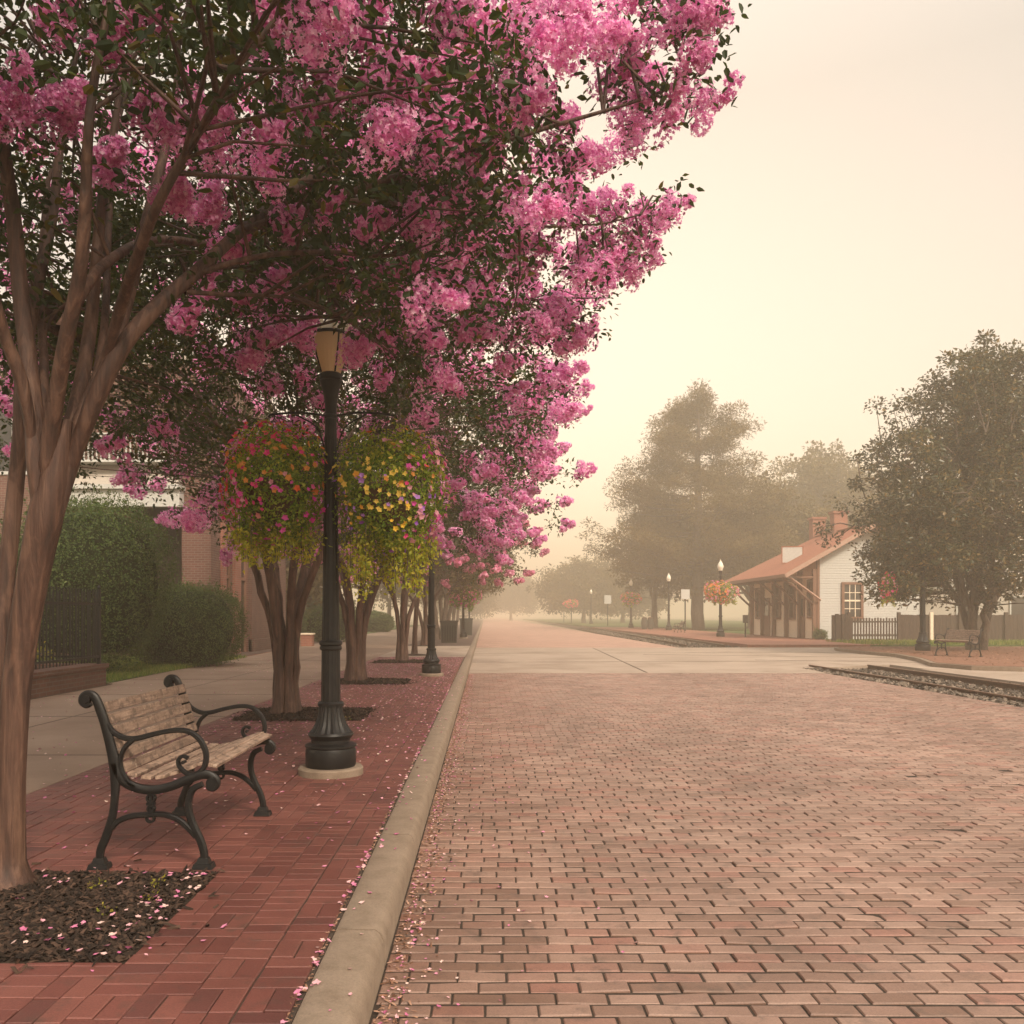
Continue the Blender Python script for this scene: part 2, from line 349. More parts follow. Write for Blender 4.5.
M['stone'] = foliage('ballast_stone', [(0, (.05, .042, .035)), (.6, (.11, .088, .07)), (1, (.26, .205, .16))], 0.0, clump=0, rough=.9)
M['tie'] = noisy('creosote_tie', [(.3, (.025, .02, .016)), (.7, (.07, .05, .04))], 8, .9, .6, .01)
M['chipm'] = foliage('mulch_chip', [(0, (.012, .008, .006)), (.6, (.032, .02, .014)), (1, (.085, .05, .035))], 0.0, clump=0, rough=.95)
M['petal'] = foliage('fallen_petal', [(0, (.45, .12, .24)), (.3, (.58, .22, .36)), (.6, (.64, .36, .40)), (1, (.66, .52, .45))], .1, clump=0, rough=.8)
M['litter'] = foliage('dry_litter', [(0, (.10, .05, .03)), (.5, (.25, .13, .08)), (1, (.45, .28, .2))], .1, clump=0, rough=.9)
M['coir'] = flat('coir_liner', (.10, .06, .035), .95)

# ------------------------------------------------------------------ ground and paving
def sheet(name, poly, z, m, thick=.25, kind='structure', label=None):
    b = MB().prism(poly, 'z', z-thick, z); o = b.build(name, m); o['kind'] = kind
    if label: o['label'] = label
    return o
rect = lambda x0, x1, y0, y1: [(x0, y0), (x1, y0), (x1, y1), (x0, y1)]
sheet('ground', rect(-600, 600, -60, 1200), -.34, M['ground'], .3)
def bricks(name, B, z, m, seed, tilt=.006, dz=.0015, gap=.006, bev=.004, h=.03, gy=1.0):
    """B: (n,4) centre x, y, size x, y: each brick a bevelled block, tilted a little"""
    rng = np.random.default_rng(seed); B = np.array(B); k = len(B)
    hx = (B[:, 2]-gap*(.75+.5*rng.random(k)))/2; hy = (B[:, 3]-gap*gy*(1+.5*rng.random(k)))/2
    rz = rng.normal(size=k)*.008; tx = rng.normal(size=k)*tilt; ty = rng.normal(size=k)*tilt; zz = z+rng.normal(size=k)*dz
    sg = np.array([(-1, -1), (1, -1), (1, 1), (-1, 1)]); rings = []
    for ins, d in ((0, -h), (0, -bev*1.1), (bev, 0)):
        x = (hx[:, None]-ins)*sg[None, :, 0]; y = (hy[:, None]-ins)*sg[None, :, 1]
        X = B[:, 0:1]+x*np.cos(rz)[:, None]-y*np.sin(rz)[:, None]; Y = B[:, 1:2]+x*np.sin(rz)[:, None]+y*np.cos(rz)[:, None]
        Z = zz[:, None]+d+x*tx[:, None]+y*ty[:, None]; rings.append(np.stack([X, Y, Z], -1))
    V = np.concatenate(rings, 1).reshape(-1, 3)
    f = [(8, 9, 10, 11)]+[(a+r*4, (a+1) % 4+r*4, (a+1) % 4+4+r*4, a+4+r*4) for r in (0, 1) for a in range(4)]
    Fq = (np.array(f)[None]+(np.arange(k)*12)[:, None, None]).reshape(-1, 4)
    o = link_mesh(name, V, [Fq], m); o['kind'] = 'structure'; return o
# road bricks: rows across the street
RZ = -.15
rng = np.random.default_rng(3)
B = []; y = .6; r = 0
while y < 22.4:
    pitch = .102; L = .203; x = -.43-(.5*L if r % 2 else 0)+rng.normal()*.012
    while x < 8.75:
        a = max(x, -.425); b_ = min(x+L, 8.75)
        if b_-a > .03: B.append(((a+b_)/2, y+pitch/2, b_-a, pitch))
        x += L
    y += pitch; r += 1
bricks('road', B, RZ, M['road'], 4, tilt=.016, dz=.0016, gap=.0075, bev=.005, gy=1.7)
sheet('road_bed', rect(-.43, 8.78, -8, 22.42), RZ-.006, M['roadjoint'], .15)
sheet('road_far', rect(-.42, 8.9, 40, 420), RZ, M['farroad'], .15)
sheet('crossing', [(-.42, 22.45), (8.8, 22.45), (9.0, 24.6), (12.2, 26.2), (12.2, 24), (70, 24), (70, 41), (-.42, 41-1.2)], RZ+.004, M['conc'], .2)
sheet('east_pavement', rect(12.0, 70, 6, 24), RZ, M['conc'], .2)
for (p, q, r_) in (((-.4, 27.5), (12.5, 28.4), .03), ((4.2, 22.6), (4.9, 39.5), .025), ((6, 33), (16, 30), .03), ((-.4, 34), (22, 35.2), .03), ((9, 29), (22, 24.6), .035)):
    d = np.array(q)-np.array(p); nn_ = np.array([-d[1], d[0]])/np.linalg.norm(d)*r_
    pts = [tuple(np.array(p)+nn_), tuple(np.array(p)-nn_), tuple(np.array(q)-nn_), tuple(np.array(q)+nn_)][::-1]
    sheet('pavement_seam', pts, RZ+.009, M['tar'], .02)
# kerb with joints, in blocks
kb = MB(); y = -6.0; rng = np.random.default_rng(8)
while y < 300:
    Lk = 1.62 if y < 60 else 12
    if y < 30: pass
    sec = [(-.425+.0, -.4), (-.43, -.05), (-.448, -.012), (-.47, .004), (-.62, .006), (-.64, -.004), (-.64, -.4)]
    kb.prism(sec, 'y', y+.008, y+Lk-.008); y += Lk
_k = kb.build('kerb', M['kerb']); auto_smooth(_k, 50); _k['kind'] = 'structure'
# sidewalk bricks: right-angle herringbone between beds
BEDS = [(-3.3, -1.40, 3.38, 4.55), (-3.25, -1.6, 11.1, 12.5), (-3.2, -1.55, 16.9, 18.2), (-3.15, -1.6, 24.3, 25.8)]
def in_bed(x, y): return any(a < x < b_ and c < y < d for a, b_, c, d in BEDS)
B = []; WX0, WX1, WY0, WY1 = -3.45, -.665, .6, 28.0
ncol = 15; cw = (WX1-WX0)/ncol; rs = random.Random(12)
def put(x0, x1, y0, y1):
    for a, b_, c, d in BEDS:
        if x0 < b_ and x1 > a and y0 < d and y1 > c:
            x0, x1, y0, y1 = max([(x0, min(x1, a), y0, y1), (max(x0, b_), x1, y0, y1), (x0, x1, y0, min(y1, c)), (x0, x1, max(y0, d), y1)], key=lambda q: max(0, q[1]-q[0])*max(0, q[3]-q[2]))
    if x1-x0 > .012 and y1-y0 > .012: B.append(((x0+x1)/2, (y0+y1)/2, x1-x0, y1-y0))
for i in range(ncol):
    x0 = WX0+i*cw+(.0 if i == 0 else rs.uniform(-.004, .004)); y = WY0+rs.uniform(-.1, 0)
    while y < WY1:
        if rs.random() < .24: put(x0, x0+cw/2, y, y+cw); put(x0+cw/2, x0+cw, y, y+cw); y += cw
        else: put(x0, x0+cw, y, y+cw/2); y += cw/2
bricks('sidewalk', B, 0, M['walk'], 5, tilt=.008, dz=.0012, gap=.005, bev=.003)
sheet('sidewalk_bed', rect(-3.46, -.645, -8, 28), -.009, M['joint'], .3)
sheet('sidewalk_crossing', rect(-3.46, -.645, 28, 38), 0, M['conc'], .3)
sheet('sidewalk_far', rect(-3.46, -.645, 38, 300), 0, M['apron'], .3)
def curve_poly(L_, R_): return L_+R_[::-1]
sheet('path', [(-3.46, -8), (-3.46, 300), (-8.4, 300), (-8.4, 60), (-8.0, 40), (-7.7, 24), (-7.45, 17), (-7.25, 8), (-7.25, -8)], -.004, M['path'], .3)
pj = MB()
for y in (2.2, 5.3, 8.4, 11.6, 14.8, 18.2, 21.8, 26, 31): pj.bbox(-7.4, -3.47, y, y+.014, -.01, -.001)
pj.bbox(-5.5, -5.486, 0, 40, -.01, -.0008)
_o = pj.build('path_joint', M['tar']); _o['kind'] = 'structure'
for i, (a, b_, c, d) in enumerate(BEDS):
    o = sheet('bed', rect(a, b_, c, d), -.005, M['soil'], .2)
sheet('lawn', [(-7.28, 17.0), (-7.46, 17), (-7.7, 24), (-7.9, 28.0), (-16, 28.0), (-16, 17.0)], .01, M['grass'], .3)
sheet('lawn', [(-8.15, 46), (-8.42, 62), (-8.42, 120), (-30, 120), (-30, 46)], .02, M['grass'], .3)
sheet('entry_paving', [(-7.93, 28.02), (-8.05, 45.9), (-16, 45.9), (-16, 28.02)], .0, M['apron'], .3)
sheet('yard_soil', rect(-30, -7.27, 2, 16.9), .0, M['soil'], .3)
# east side
ISL = [(14.6, 36.2), (14.4, 33.5), (14.6, 31), (13.9, 28), (12.9, 25.2), (13.2, 23.6), (14.2, 23.0), (16, 22.9), (40, 22.4), (40, 38), (16.2, 38.0), (15.0, 37.4)]
sheet('island', ISL, -.03, M['kerb'], .3)
_c = np.mean(ISL, 0)
def shrink(P, d):
    o = []; m = len(P)
    for i in range(m):
        a, b_, c = np.array(P[i-1]), np.array(P[i]), np.array(P[(i+1) % m])
        n1 = np.array([-(b_-a)[1], (b_-a)[0]]); n1 = n1/np.linalg.norm(n1); n2 = np.array([-(c-b_)[1], (c-b_)[0]]); n2 = n2/np.linalg.norm(n2)
        s = n1+n2; s = s/np.linalg.norm(s); o.append(tuple(b_+s*d))
    return o
ar = sum(ISL[i][0]*ISL[(i+1) % len(ISL)][1]-ISL[(i+1) % len(ISL)][0]*ISL[i][1] for i in range(len(ISL)))
ISI = shrink(ISL, .16 if ar > 0 else -.16)
sheet('island_bed', ISI, -.02, noisy('island_litter', [(.3, (.17, .08, .05)), (.7, (.28, .14, .09))], 6, .95, .6, .02, fine=30), .1)
sheet('platform', [(12.4, 41), (12.2, 100), (19.2, 100), (19.2, 49.2), (24, 49.2), (24, 44.0), (18, 41)], -.05, M['apron'], .25)
sheet('lawn', rect(17.8, 60, 41.1, 80), -.07, M['grass'], .25)
sheet('lawn', [(13, 100), (13, 300), (60, 300), (60, 80.1), (24, 80.1), (19.4, 100)], -.04, M['grass'], .25)
# tracks
def track(name, y0, y1, curve, lod):
    root = thing(name, (curve(y0)[0], y0, -.3), *lod[:2])
    for s in (0, 1):
        path = np.linspace(y0, y1, 24 if y1-y0 > 40 else 12)
        b = MB(); t_ = MB()
        for P_, out_ in ((((-.07, -.26), (.07, -.26), (.06, -.245), (.012, -.235), (.012, -.13), (.036, -.122), (.036, -.098), (-.036, -.098), (-.036, -.122), (-.012, -.13), (-.012, -.235), (-.06, -.245)), b), (((-.036, -.0975), (.036, -.0975), (.033, -.088), (-.033, -.088)), t_)):
            k = len(P_); st = out_.n()
            for yy in path:
                cx_ = curve(yy)[s]
                for px_, pz_ in P_: out_.V.append((cx_+px_, yy, pz_))
            for i in range(len(path)-1):
                for j in range(k):
                    j2 = (j+1) % k; out_.face((st+i*k+j, st+i*k+j2, st+(i+1)*k+j2, st+(i+1)*k+j))
            out_.face([st+j for j in range(k)]); out_.face([st+(len(path)-1)*k+j for j in range(k)][::-1])
        r_ = b.build('rail', M['rail'], root); t_.build('rail_head', M['railtop'], r_)
    rng = random.Random(5); yy = y0+.3; nt = 0
    while yy < min(y1, y0+55) and nt < 99:
        a, c = curve(yy); tb = MB().box(((a+c)/2+rng.uniform(-.05, .05), yy, -.33), (2.5, .22, .16), rz=rng.uniform(-.02, .02)); tb.build('tie', M['tie'], root); yy += .6; nt += 1
    return root
near_c = lambda y: (9.32+.012*(y-15), 11.02+.012*(y-15))
def far_c(y): s = (y-43); return (9.85+.05*s-.0001*s*s, 11.7+.045*s-.0001*s*s)
sheet('trackbed', [(8.80, -6), (8.80, 22.45), (9.0, 24.55), (12.18, 26.1), (12.0, 24.3), (12.0, -6)], -.27, M['soil'], .1)
sheet('trackbed_far', [(9.0, 41.2), (10.6, 100), (12, 200), (16, 200), (13.9, 100), (12.3, 41.2)], -.27, M['soil'], .1)
track('railway_track', 2, 25.3, near_c, ('rusty railway track in coarse ballast beside the brick street, near the bench island', 'railway track'))
track('railway_track', 42.5, 190, far_c, ('hazy railway track running on beyond the concrete crossing towards the fog', 'railway track'))
_p = (1+5**.5)/2
ROCK = ([(-1, _p*.8, 0), (1, _p, 0), (-1, -_p, 0), (1, -_p*.8, 0), (0, -1, _p*.7), (0, 1, _p*.8), (_p, 0, -.8), (-_p, 0, 1)], [[(0, 5, 7), (0, 1, 5), (1, 6, 5), (5, 6, 4), (5, 4, 7), (7, 4, 2), (4, 3, 2), (4, 6, 3), (0, 7, 2), (1, 0, 2), (1, 2, 3), (1, 3, 6)]])
rng = np.random.default_rng(9)
def stones(name, N, fx, y0, y1, z, s0, s1):
    y = rng.uniform(y0, y1, N); f = rng.random(N); lo, hi = fx(y); x = lo+(hi-lo)*f
    P = np.stack([x, y, z+rng.random(N)*.05], 1)
    V, Fs = inst(ROCK[0], ROCK[1], P, rng.normal(size=(N, 3)), rng.uniform(s0, s1, N), rng, .2)
    o = link_mesh(name, V, Fs, M['stone']); tag(o, 'coarse grey brown ballast stones around the rails', None, None, 'stuff')
stones('ballast', 9000, lambda y: (8.84+0*y, 11.96+0*y), 9, 25.2, -.265, .012, .035)
stones('ballast', 2500, lambda y: (8.86+0*y, 9.28+0*y), 9, 24.5, -.225, .015, .045)
stones('ballast', 6000, lambda y: (9.1+.027*(y-41), 12.3+.027*(y-41)), 42, 100, -.265, .02, .045)
print('ground done')

# ------------------------------------------------------------------ trees
def lump_pts(rng, n_, c, r, fl=0.0): return None
def leaf_cloud(rng, C, rad, per, size, tmpl=LEAF, droop=.3, jit=.15, flat_=.75):
    m = len(C); P = np.repeat(C, per, 0); k = len(P)
    D = rng.normal(size=(k, 3)); D /= np.linalg.norm(D, axis=1, keepdims=True)
    rr = np.repeat(np.broadcast_to(rad, (m,)), per)*rng.random(k)**.45
    off = D*rr[:, None]; off[:, 2] *= flat_
    N = rng.normal(size=(k, 3))*.8; N[:, 2] += .9
    U = D*1.0+rng.normal(size=(k, 3))*.6; U[:, 2] -= droop
    return inst(tmpl[0], tmpl[1], P+off, N, size*rng.uniform(.65, 1.25, k), rng, jit, U)
def panicles(rng, C, O, L, rad, nsub, nf, fs, tmpl=STAR):
    """flower heads: each a lumpy cone of sub-balls of florets. C base centre, O direction"""
    m = len(C); O = O/np.linalg.norm(O, axis=1, keepdims=True)
    t = rng.random((m, nsub)); L = np.broadcast_to(L, (m,)); rad = np.broadcast_to(rad, (m,))
    side = rng.normal(size=(m, nsub, 3)); side -= (side*O[:, None]).sum(-1, keepdims=True)*O[:, None]; side /= np.linalg.norm(side, axis=-1, keepdims=True)
    wd = (1-.75*t)*rad[:, None]*rng.uniform(.3, 1, (m, nsub))
    SC = C[:, None]+O[:, None]*(t*L[:, None])[..., None]+side*wd[..., None]
    sr = rad[:, None]*(.62-.30*t)*rng.uniform(.7, 1.2, (m, nsub))
    D = rng.normal(size=(m, nsub, nf, 3)); D /= np.linalg.norm(D, axis=-1, keepdims=True)
    P = SC[:, :, None]+D*(sr[:, :, None]*rng.uniform(.75, 1.08, (m, nsub, nf)))[..., None]
    P = P.reshape(-1, 3); N = D.reshape(-1, 3)+rng.normal(size=(len(P), 3))*.35
    return inst(tmpl[0], tmpl[1], P, N, fs*rng.uniform(.7, 1.25, len(P)), rng, .18)
def grow(rng, p, d, L, r, depth, out_, up=.15, spread=.5, seg=5):
    """recursive limb; out_ gets (points, radii, level)"""
    p = np.array(p, float); d = np.array(d, float); d /= np.linalg.norm(d); P = [p.copy()]; W = [r]
    for i in range(seg):
        d = d+rng.normal(size=3)*.07+np.array([0, 0, up*.12]); d /= np.linalg.norm(d)
        p = p+d*(L/seg); P.append(p.copy()); W.append(r*(1-.42*(i+1)/seg))
    out_.append((P, W, depth))
    if depth <= 0: return
    nb = 2 if rng.random() < .65 else 3; ph = rng.random()*6.28
    a = np.cross(d, [0, 0, 1]); a = a/max(np.linalg.norm(a), 1e-6) if np.linalg.norm(a) > .05 else np.array([1., 0, 0]); b = np.cross(d, a)
    for k in range(nb):
        an = ph+k*6.28/nb+rng.normal()*.3; dd = d+(a*math.cos(an)+b*math.sin(an))*spread*rng.uniform(.7, 1.2)
        grow(rng, P[-1], dd, L*rng.uniform(.72, .9), W[-1]*(.86 if nb == 2 else .74), depth-1, out_, up, spread, seg)
def add_twigs(rng, limbs, C, mb, r0=.009, k=4, minlev=2):
    nodes = []; 
    for P, W, lev in limbs:
        if lev <= minlev:
            for p in P[1:]: nodes.append(p)
    nodes = np.array(nodes)
    for c in C:
        dd = np.linalg.norm(nodes-c, axis=1)+np.maximum(0, nodes[:, 2]-c[2]+.2)*1.2
        a = nodes[int(np.argmin(dd))]; mid = (a+c)/2+rng.normal(size=3)*.08; mid[2] += .06
        mb.tube([a, mid, c], [r0, r0*.7, r0*.3], k, cap=False)
def ell_shell(rng, n_, c, r, lo=.55, zmin=None, extra=None, lob=.16):
    """points in the outer part of a lobed ellipsoid"""
    o = []; c = np.array(c); r = np.array(r); ph = rng.random(6)*6.28
    while len(o) < n_:
        d = rng.normal(size=3); d /= np.linalg.norm(d); f = rng.uniform(lo**2, 1)**.5
        az = math.atan2(d[1], d[0]); lb = 1+lob*(math.sin(3*az+ph[0])*math.cos(2*d[2]*3+ph[1])+.7*math.sin(5*az+ph[2]+d[2]*4))
        p = c+d*r*f*lb
        if zmin is not None and p[2] < (zmin(p) if callable(zmin) else zmin): continue
        if extra and not extra(p): continue
        o.append((*p, f))
    return np.array(o)

def crepe_stems(rng, base, n_st, h_trunk, r_st, ring, lean=.32, depth=3, L=1.15, kk=8):
    """several stems rising fused together, then opening like a vase"""
    limbs = []; mb = MB(); base = np.array([base[0], base[1], 0.0])
    for k in range(n_st):
        a = k*6.283/n_st+rng.normal()*.25; o = np.array([math.cos(a), math.sin(a), 0])
        P = []; W = []; H = h_trunk*rng.uniform(.85, 1.2); rr = r_st*rng.uniform(.8, 1.2)
        for i in range(10):
            t = i/9; s = ring*(1.15-.35*math.sin(t*3.1))+lean*H*(t**2.5)*.42
            q = base+o*s+np.array([0, 0, H*t-.03])+rng.normal(size=3)*.012*(i > 0); P.append(q); W.append(rr*(1+.5*math.exp(-t*14))*(1-.18*t))
        limbs.append((P, W, depth+1)); d = np.array(P[-1])-P[-2]; d = d/np.linalg.norm(d)+o*.25
        grow(rng, P[-1], d, L*rng.uniform(.85, 1.15), W[-1], depth, limbs, .3, .38)
    for P, W, lev in limbs: mb.tube(P, W, kk if lev >= 2 else 5, lump=.05 if lev >= depth else .0, ph=rng.random()*6, cap=False)
    return limbs, mb
def crepe(name, label, base, seed, n_st=5, h=1.5, r_st=.075, ring=.10, env=(3.9, 3.6, 2.5), cz=4.7, zmin=2.5, nclump=330, per=75, leaf=.075, npan=150, nfl=38, fl=.026, panL=.34, extra=None, cx_off=0, mat_p='pink', group='crepe myrtles along the brick sidewalk', tmpl=STAR, depth=3):
    rng = np.random.default_rng(seed); root = thing(name, (base[0], base[1], 0), label, 'tree', group)
    limbs, mb = crepe_stems(rng, base, n_st, h, r_st, ring, depth=depth)
    C = ell_shell(rng, nclump, (base[0]+cx_off, base[1], cz), env, .45, zmin, extra)
    add_twigs(rng, limbs, C[:, :3], mb)
    tr = mb.build('trunk', M['bark'], root, smooth=True)
    V, Fs = leaf_cloud(rng, C[:, :3], .36, per, leaf); link_mesh('crown', V, Fs, M['cleaf'], root)
    if npan:
        Q = C[C[:, 3] > .70]; Q = Q[rng.choice(len(Q), min(npan, len(Q)), replace=False)][:, :3]
        O = Q-np.array([base[0]+cx_off, base[1], cz-.3]); O /= np.linalg.norm(O, axis=1, keepdims=True); O[:, 2] += .25
        V, Fs = panicles(rng, Q+O*.18, O, panL, .17, 11, int(nfl*.7), fl, tmpl); link_mesh('blossoms', V, Fs, M[mat_p], root)
    return root

# --- the near crepe myrtle, its stems laid out by hand
def near_tree():
    rng = np.random.default_rng(11); base = at(9, 886, 4.35)
    root = thing('crepe_myrtle', (base[0], base[1], 0), 'largest pink crepe myrtle at the left edge, growing from the mulch bed behind the bench', 'tree', 'crepe myrtles along the brick sidewalk')
    limbs = []; mb = MB()
    def stem(pts, rads, lev, cont=0, L=.8, sub=5, up=.15, spread=.5):
        P = cat_rom([at(*p) for p in pts], sub); W = np.interp(np.linspace(0, 1, len(P)), np.linspace(0, 1, len(rads)), rads)
        limbs.append((P, list(W), lev))
        if cont:
            d = P[-1]-P[-2]; grow(rng, P[-1], d, L, W[-1]*.95, cont, limbs, up, spread)
    stem([(6, 892, 4.35), (7, 860, 4.35), (10, 780, 4.35), (16, 700, 4.35), (24, 635, 4.34), (34, 575, 4.32), (45, 520, 4.3), (53, 482, 4.3), (60, 450, 4.3), (68, 420, 4.3)], [.20, .108, .094, .088, .09, .096, .106, .098, .07, .03], 5)
    stem([(44, 545, 4.3), (38, 475, 4.28), (34, 420, 4.3), (28, 360, 4.35), (20, 290, 4.4), (14, 220, 4.4), (4, 150, 4.3)], [.045, .066, .057, .052, .048, .042], 4, 2, .8)
    stem([(38, 470, 4.3), (22, 385, 4.2), (4, 335, 4.1), (-14, 270, 3.95)], [.03, .042, .036, .03], 4, 2, .7)
    stem([(44, 525, 4.3), (47, 465, 4.27), (56, 400, 4.2), (66, 340, 4.1), (80, 270, 4.0), (86, 190, 3.9)], [.02, .052, .050, .045, .04, .034], 4, 2, .8)
    stem([(48, 540, 4.3), (62, 460, 4.35), (78, 400, 4.45), (90, 330, 4.6), (96, 260, 4.7), (104, 180, 4.8)], [.04, .058, .050, .044, .04, .034], 4, 2, .8)
    stem([(50, 535, 4.3), (76, 440, 4.35), (104, 372, 4.45), (124, 310, 4.6), (140, 250, 4.8), (160, 170, 5.0)], [.045, .066, .056, .050, .044, .036], 4, 2, .9)
    stem([(62, 490, 4.34), (98, 392, 4.3), (126, 340, 4.35), (158, 305, 4.5), (196, 272, 4.7), (240, 232, 5.0), (300, 185, 5.4), (370, 140, 5.7)], [.04, .060, .053, .050, .046, .042, .036, .028], 4, 2, .8)
    stem([(96, 392, 4.38), (120, 310, 4.2), (136, 262, 4.0), (160, 200, 3.8), (200, 130, 3.7)], [.025, .038, .034, .028, .022], 3, 2, .7)
    stem([(196, 274, 4.7), (235, 262, 4.8), (275, 254, 5.0), (330, 252, 5.3), (388, 256, 5.6), (440, 240, 5.9)], [.026, .022, .02, .018, .014, .010], 3, 1, .6)
    stem([(185, 292, 4.62), (220, 294, 4.8), (273, 296, 5.1), (310, 302, 5.4), (345, 318, 5.7)], [.018, .016, .013, .011, .008], 3)
    stem([(240, 232, 5.0), (330, 200, 5.2), (430, 165, 5.3), (540, 130, 5.3), (640, 100, 5.25), (700, 75, 5.2)], [.034, .03, .025, .018, .012, .006], 3)
    stem([(300, 200, 5.3), (400, 205, 5.9), (500, 225, 6.5), (590, 225, 6.9), (640, 215, 6.8)], [.03, .025, .018, .010, .006], 3)
    stem([(60, 330, 4.1), (110, 260, 4.6), (180, 240, 5.6), (300, 270, 7.0), (420, 300, 8.0), (520, 300, 8.4)], [.036, .034, .03, .026, .02, .010], 3)
    # outer stem of the same stool, behind, at the frame's edge
    stem([(-30, 888, 4.45), (-12, 780, 4.5), (-3, 680, 4.55), (6, 580, 4.6), (14, 500, 4.62), (20, 430, 4.6), (22, 380, 4.6), (34, 300, 4.8), (52, 220, 5.0), (60, 150, 5.1)], [.09, .062, .058, .056, .054, .05, .046, .042, .038, .03], 4, 2, .8)
    stem([(66, 470, 4.33), (88, 410, 4.5), (104, 330, 4.8), (108, 240, 5.1), (112, 160, 5.3)], [.02, .03, .028, .026, .022], 3, 1, .8)
    stem([(40, 430, 4.55), (44, 370, 4.7), (40, 290, 5.0), (46, 200, 5.3)], [.035, .032, .028, .024], 3, 1, .8)
    stem([(-8, 690, 4.5), (-40, 560, 4.6), (-90, 430, 4.7), (-150, 300, 4.8)], [.05, .045, .04, .034], 4, 2, .9)
    limbs = [(P, [w_*.77 for w_ in W], lev) for P, W, lev in limbs]
    for P, W, lev in limbs: mb.tube(P, W, 14 if lev >= 4 else (10 if lev >= 2 else 5), lump=.06 if lev >= 4 else .03, ph=rng.random()*6, cap=False)
    # crown: keeps clear of the camera and of the open trunk space
    def ok(p):
        if p[1] < 2.55 or p[1] > 9.0: return False
        px = CX+p[0]*F/p[1]; py = HY-(p[2]-CH)*F/p[1]
        if p[2] < 3.3 and p[1] < 4.6: return False
        if px > 470+rng.random()*110: return False
        if p[1] < 7.9 and math.hypot(p[0]+1.315*p[1]/7.42, 0) < .42 and 1.35+(p[2]-1.35)*7.42/p[1] < 4.0: return False
        return True
    zmin = lambda p: 3.15-.06*(p[1]-4)+(.35 if p[0] > -.3 else 0)+max(0, p[0])*.35
    C = ell_shell(rng, 760, (-2.3, 5.3, 4.35), (3.85, 3.7, 2.5), .35, zmin, ok, .12)[:, :4]
    # boughs that reach out over the street
    tips = [(706, 62, 5.2), (684, 88, 5.2), (655, 60, 5.2), (672, 34, 5.3), (640, 50, 5.2), (655, 105, 5.3), (610, 80, 5.3), (560, 110, 5.4), (520, 150, 5.5), (620, 30, 5.4), (580, 40, 5.5),
            (668, 200, 6.8), (640, 190, 6.8), (610, 200, 6.9), (640, 235, 6.9), (600, 240, 7.0), (570, 190, 7.0), (560, 235, 7.0), (530, 210, 7.0), (580, 270, 7.1), (610, 255, 7.0), (520, 260, 7.0),
            (612, 298, 8.0), (585, 300, 8.0), (555, 320, 8.1), (530, 300, 8.1), (560, 345, 8.2), (500, 330, 8.2), (480, 290, 8.0), (590, 325, 8.1), (440, 330, 8.1), (400, 310, 7.6), (520, 370, 8.3)]
    Tp = np.array([at(*t) for t in tips]); T2 = np.repeat(Tp, 2, 0)+rng.normal(size=(len(Tp)*2, 3))*np.array([.1, .3, .1])
    C = C[~((C[:, 0]/C[:, 1] > .12) & (C[:, 2] > 1.35+C[:, 1]*.30) & (C[:, 0] > 1.15))]
    add_twigs(rng, limbs, C[:, :3], mb, .012, 4, 3); add_twigs(rng, limbs, Tp, mb, .012, 4, 3)
    mb.build('trunk', M['bark'], root, smooth=True)
    V1 = leaf_cloud(rng, C[:, :3], .34, 108, .060, LEAFB); V2 = leaf_cloud(rng, T2, .22, 46, .058, LEAFB)
    V, Fs = merge([V1, V2]); link_mesh('crown', V, Fs, M['cleaf'], root)
    feats = [(230, 250, 5.2, .7), (275, 285, 5.8, .7), (330, 265, 5.8, .8), (365, 290, 6.2, .8), (395, 275, 6.2, .7), (430, 290, 6.6, .9), (455, 215, 5.8, .9), (370, 225, 5.4, .7), (330, 205, 5.2, .6), (285, 225, 5.1, .6), (210, 215, 4.9, .7), (470, 170, 5.4, 1), (500, 210, 6, 1), (420, 330, 7.4, .9), (460, 340, 7.6, .9), (240, 300, 6, .7), (390, 340, 7.3, .8), (60, 20, 4.0, .7), (40, 112, 4.2, 1), (8, 118, 4.1, 1), (66, 108, 4.25, .7), (106, 52, 4.3, .8), (150, 118, 4.3, .6), (172, 138, 4.3, 1.1), (205, 142, 4.3, .9), (255, 166, 4.4, 1), (168, 210, 4.6, .8), (105, 168, 4.6, .8), (310, 102, 4.6, 1), (345, 98, 4.6, .8),
             (318, 108, 4.55, .8), (396, 100, 4.8, .9), (420, 150, 4.9, 1.2), (440, 140, 4.9, 1), (412, 92, 4.9, 1), (380, 62, 4.9, .9), (420, 228, 5.4, 1.1), (400, 215, 5.4, .9), (455, 258, 5.6, .8), (255, 30, 4.3, 1), (300, 20, 4.3, 1), (340, 12, 4.4, 1), (370, 40, 4.6, 1),
             (348, 350, 6.4, .95), (300, 335, 6.4, .75), (260, 340, 6.2, .9), (250, 362, 6.2, .8), (200, 290, 5.8, .8), (180, 320, 5.8, .7), (480, 300, 7, .9), (140, 20, 4.2, .8), (440, 30, 5, 1), (470, 60, 5, 1), (500, 30, 5.1, 1), (450, 85, 5, 1), (520, 70, 5.2, 1), (480, 110, 5.1, 1), (540, 30, 5.2, 1)]
    Fp = np.array([at(*f[:3]) for f in feats]); Fs_ = np.array([f[3] for f in feats])
    O = rng.normal(size=(len(Fp), 3))*.25+np.array([.55, -.25, .45])
    add_twigs(rng, limbs, Fp, mb if False else MB(), .01, 4, 3)
    q = [panicles(rng, Fp-O*.06, O, .30*Fs_, .15*Fs_, 18, 62, .0145)]
    O2 = rng.normal(size=(len(T2), 3))*.3+np.array([.75, -.1, .5])
    q.append(panicles(rng, T2-O2*.12+rng.normal(size=T2.shape)*.05, O2, .30, .13, 15, 44, .0148))
    S = C[(C[:, 3] > .62) & ((C[:, 0]/C[:, 1] > -.30) | (rng.random(len(C)) < .35))]; S = S[rng.choice(len(S), min(185, len(S)), replace=False)][:, :3]
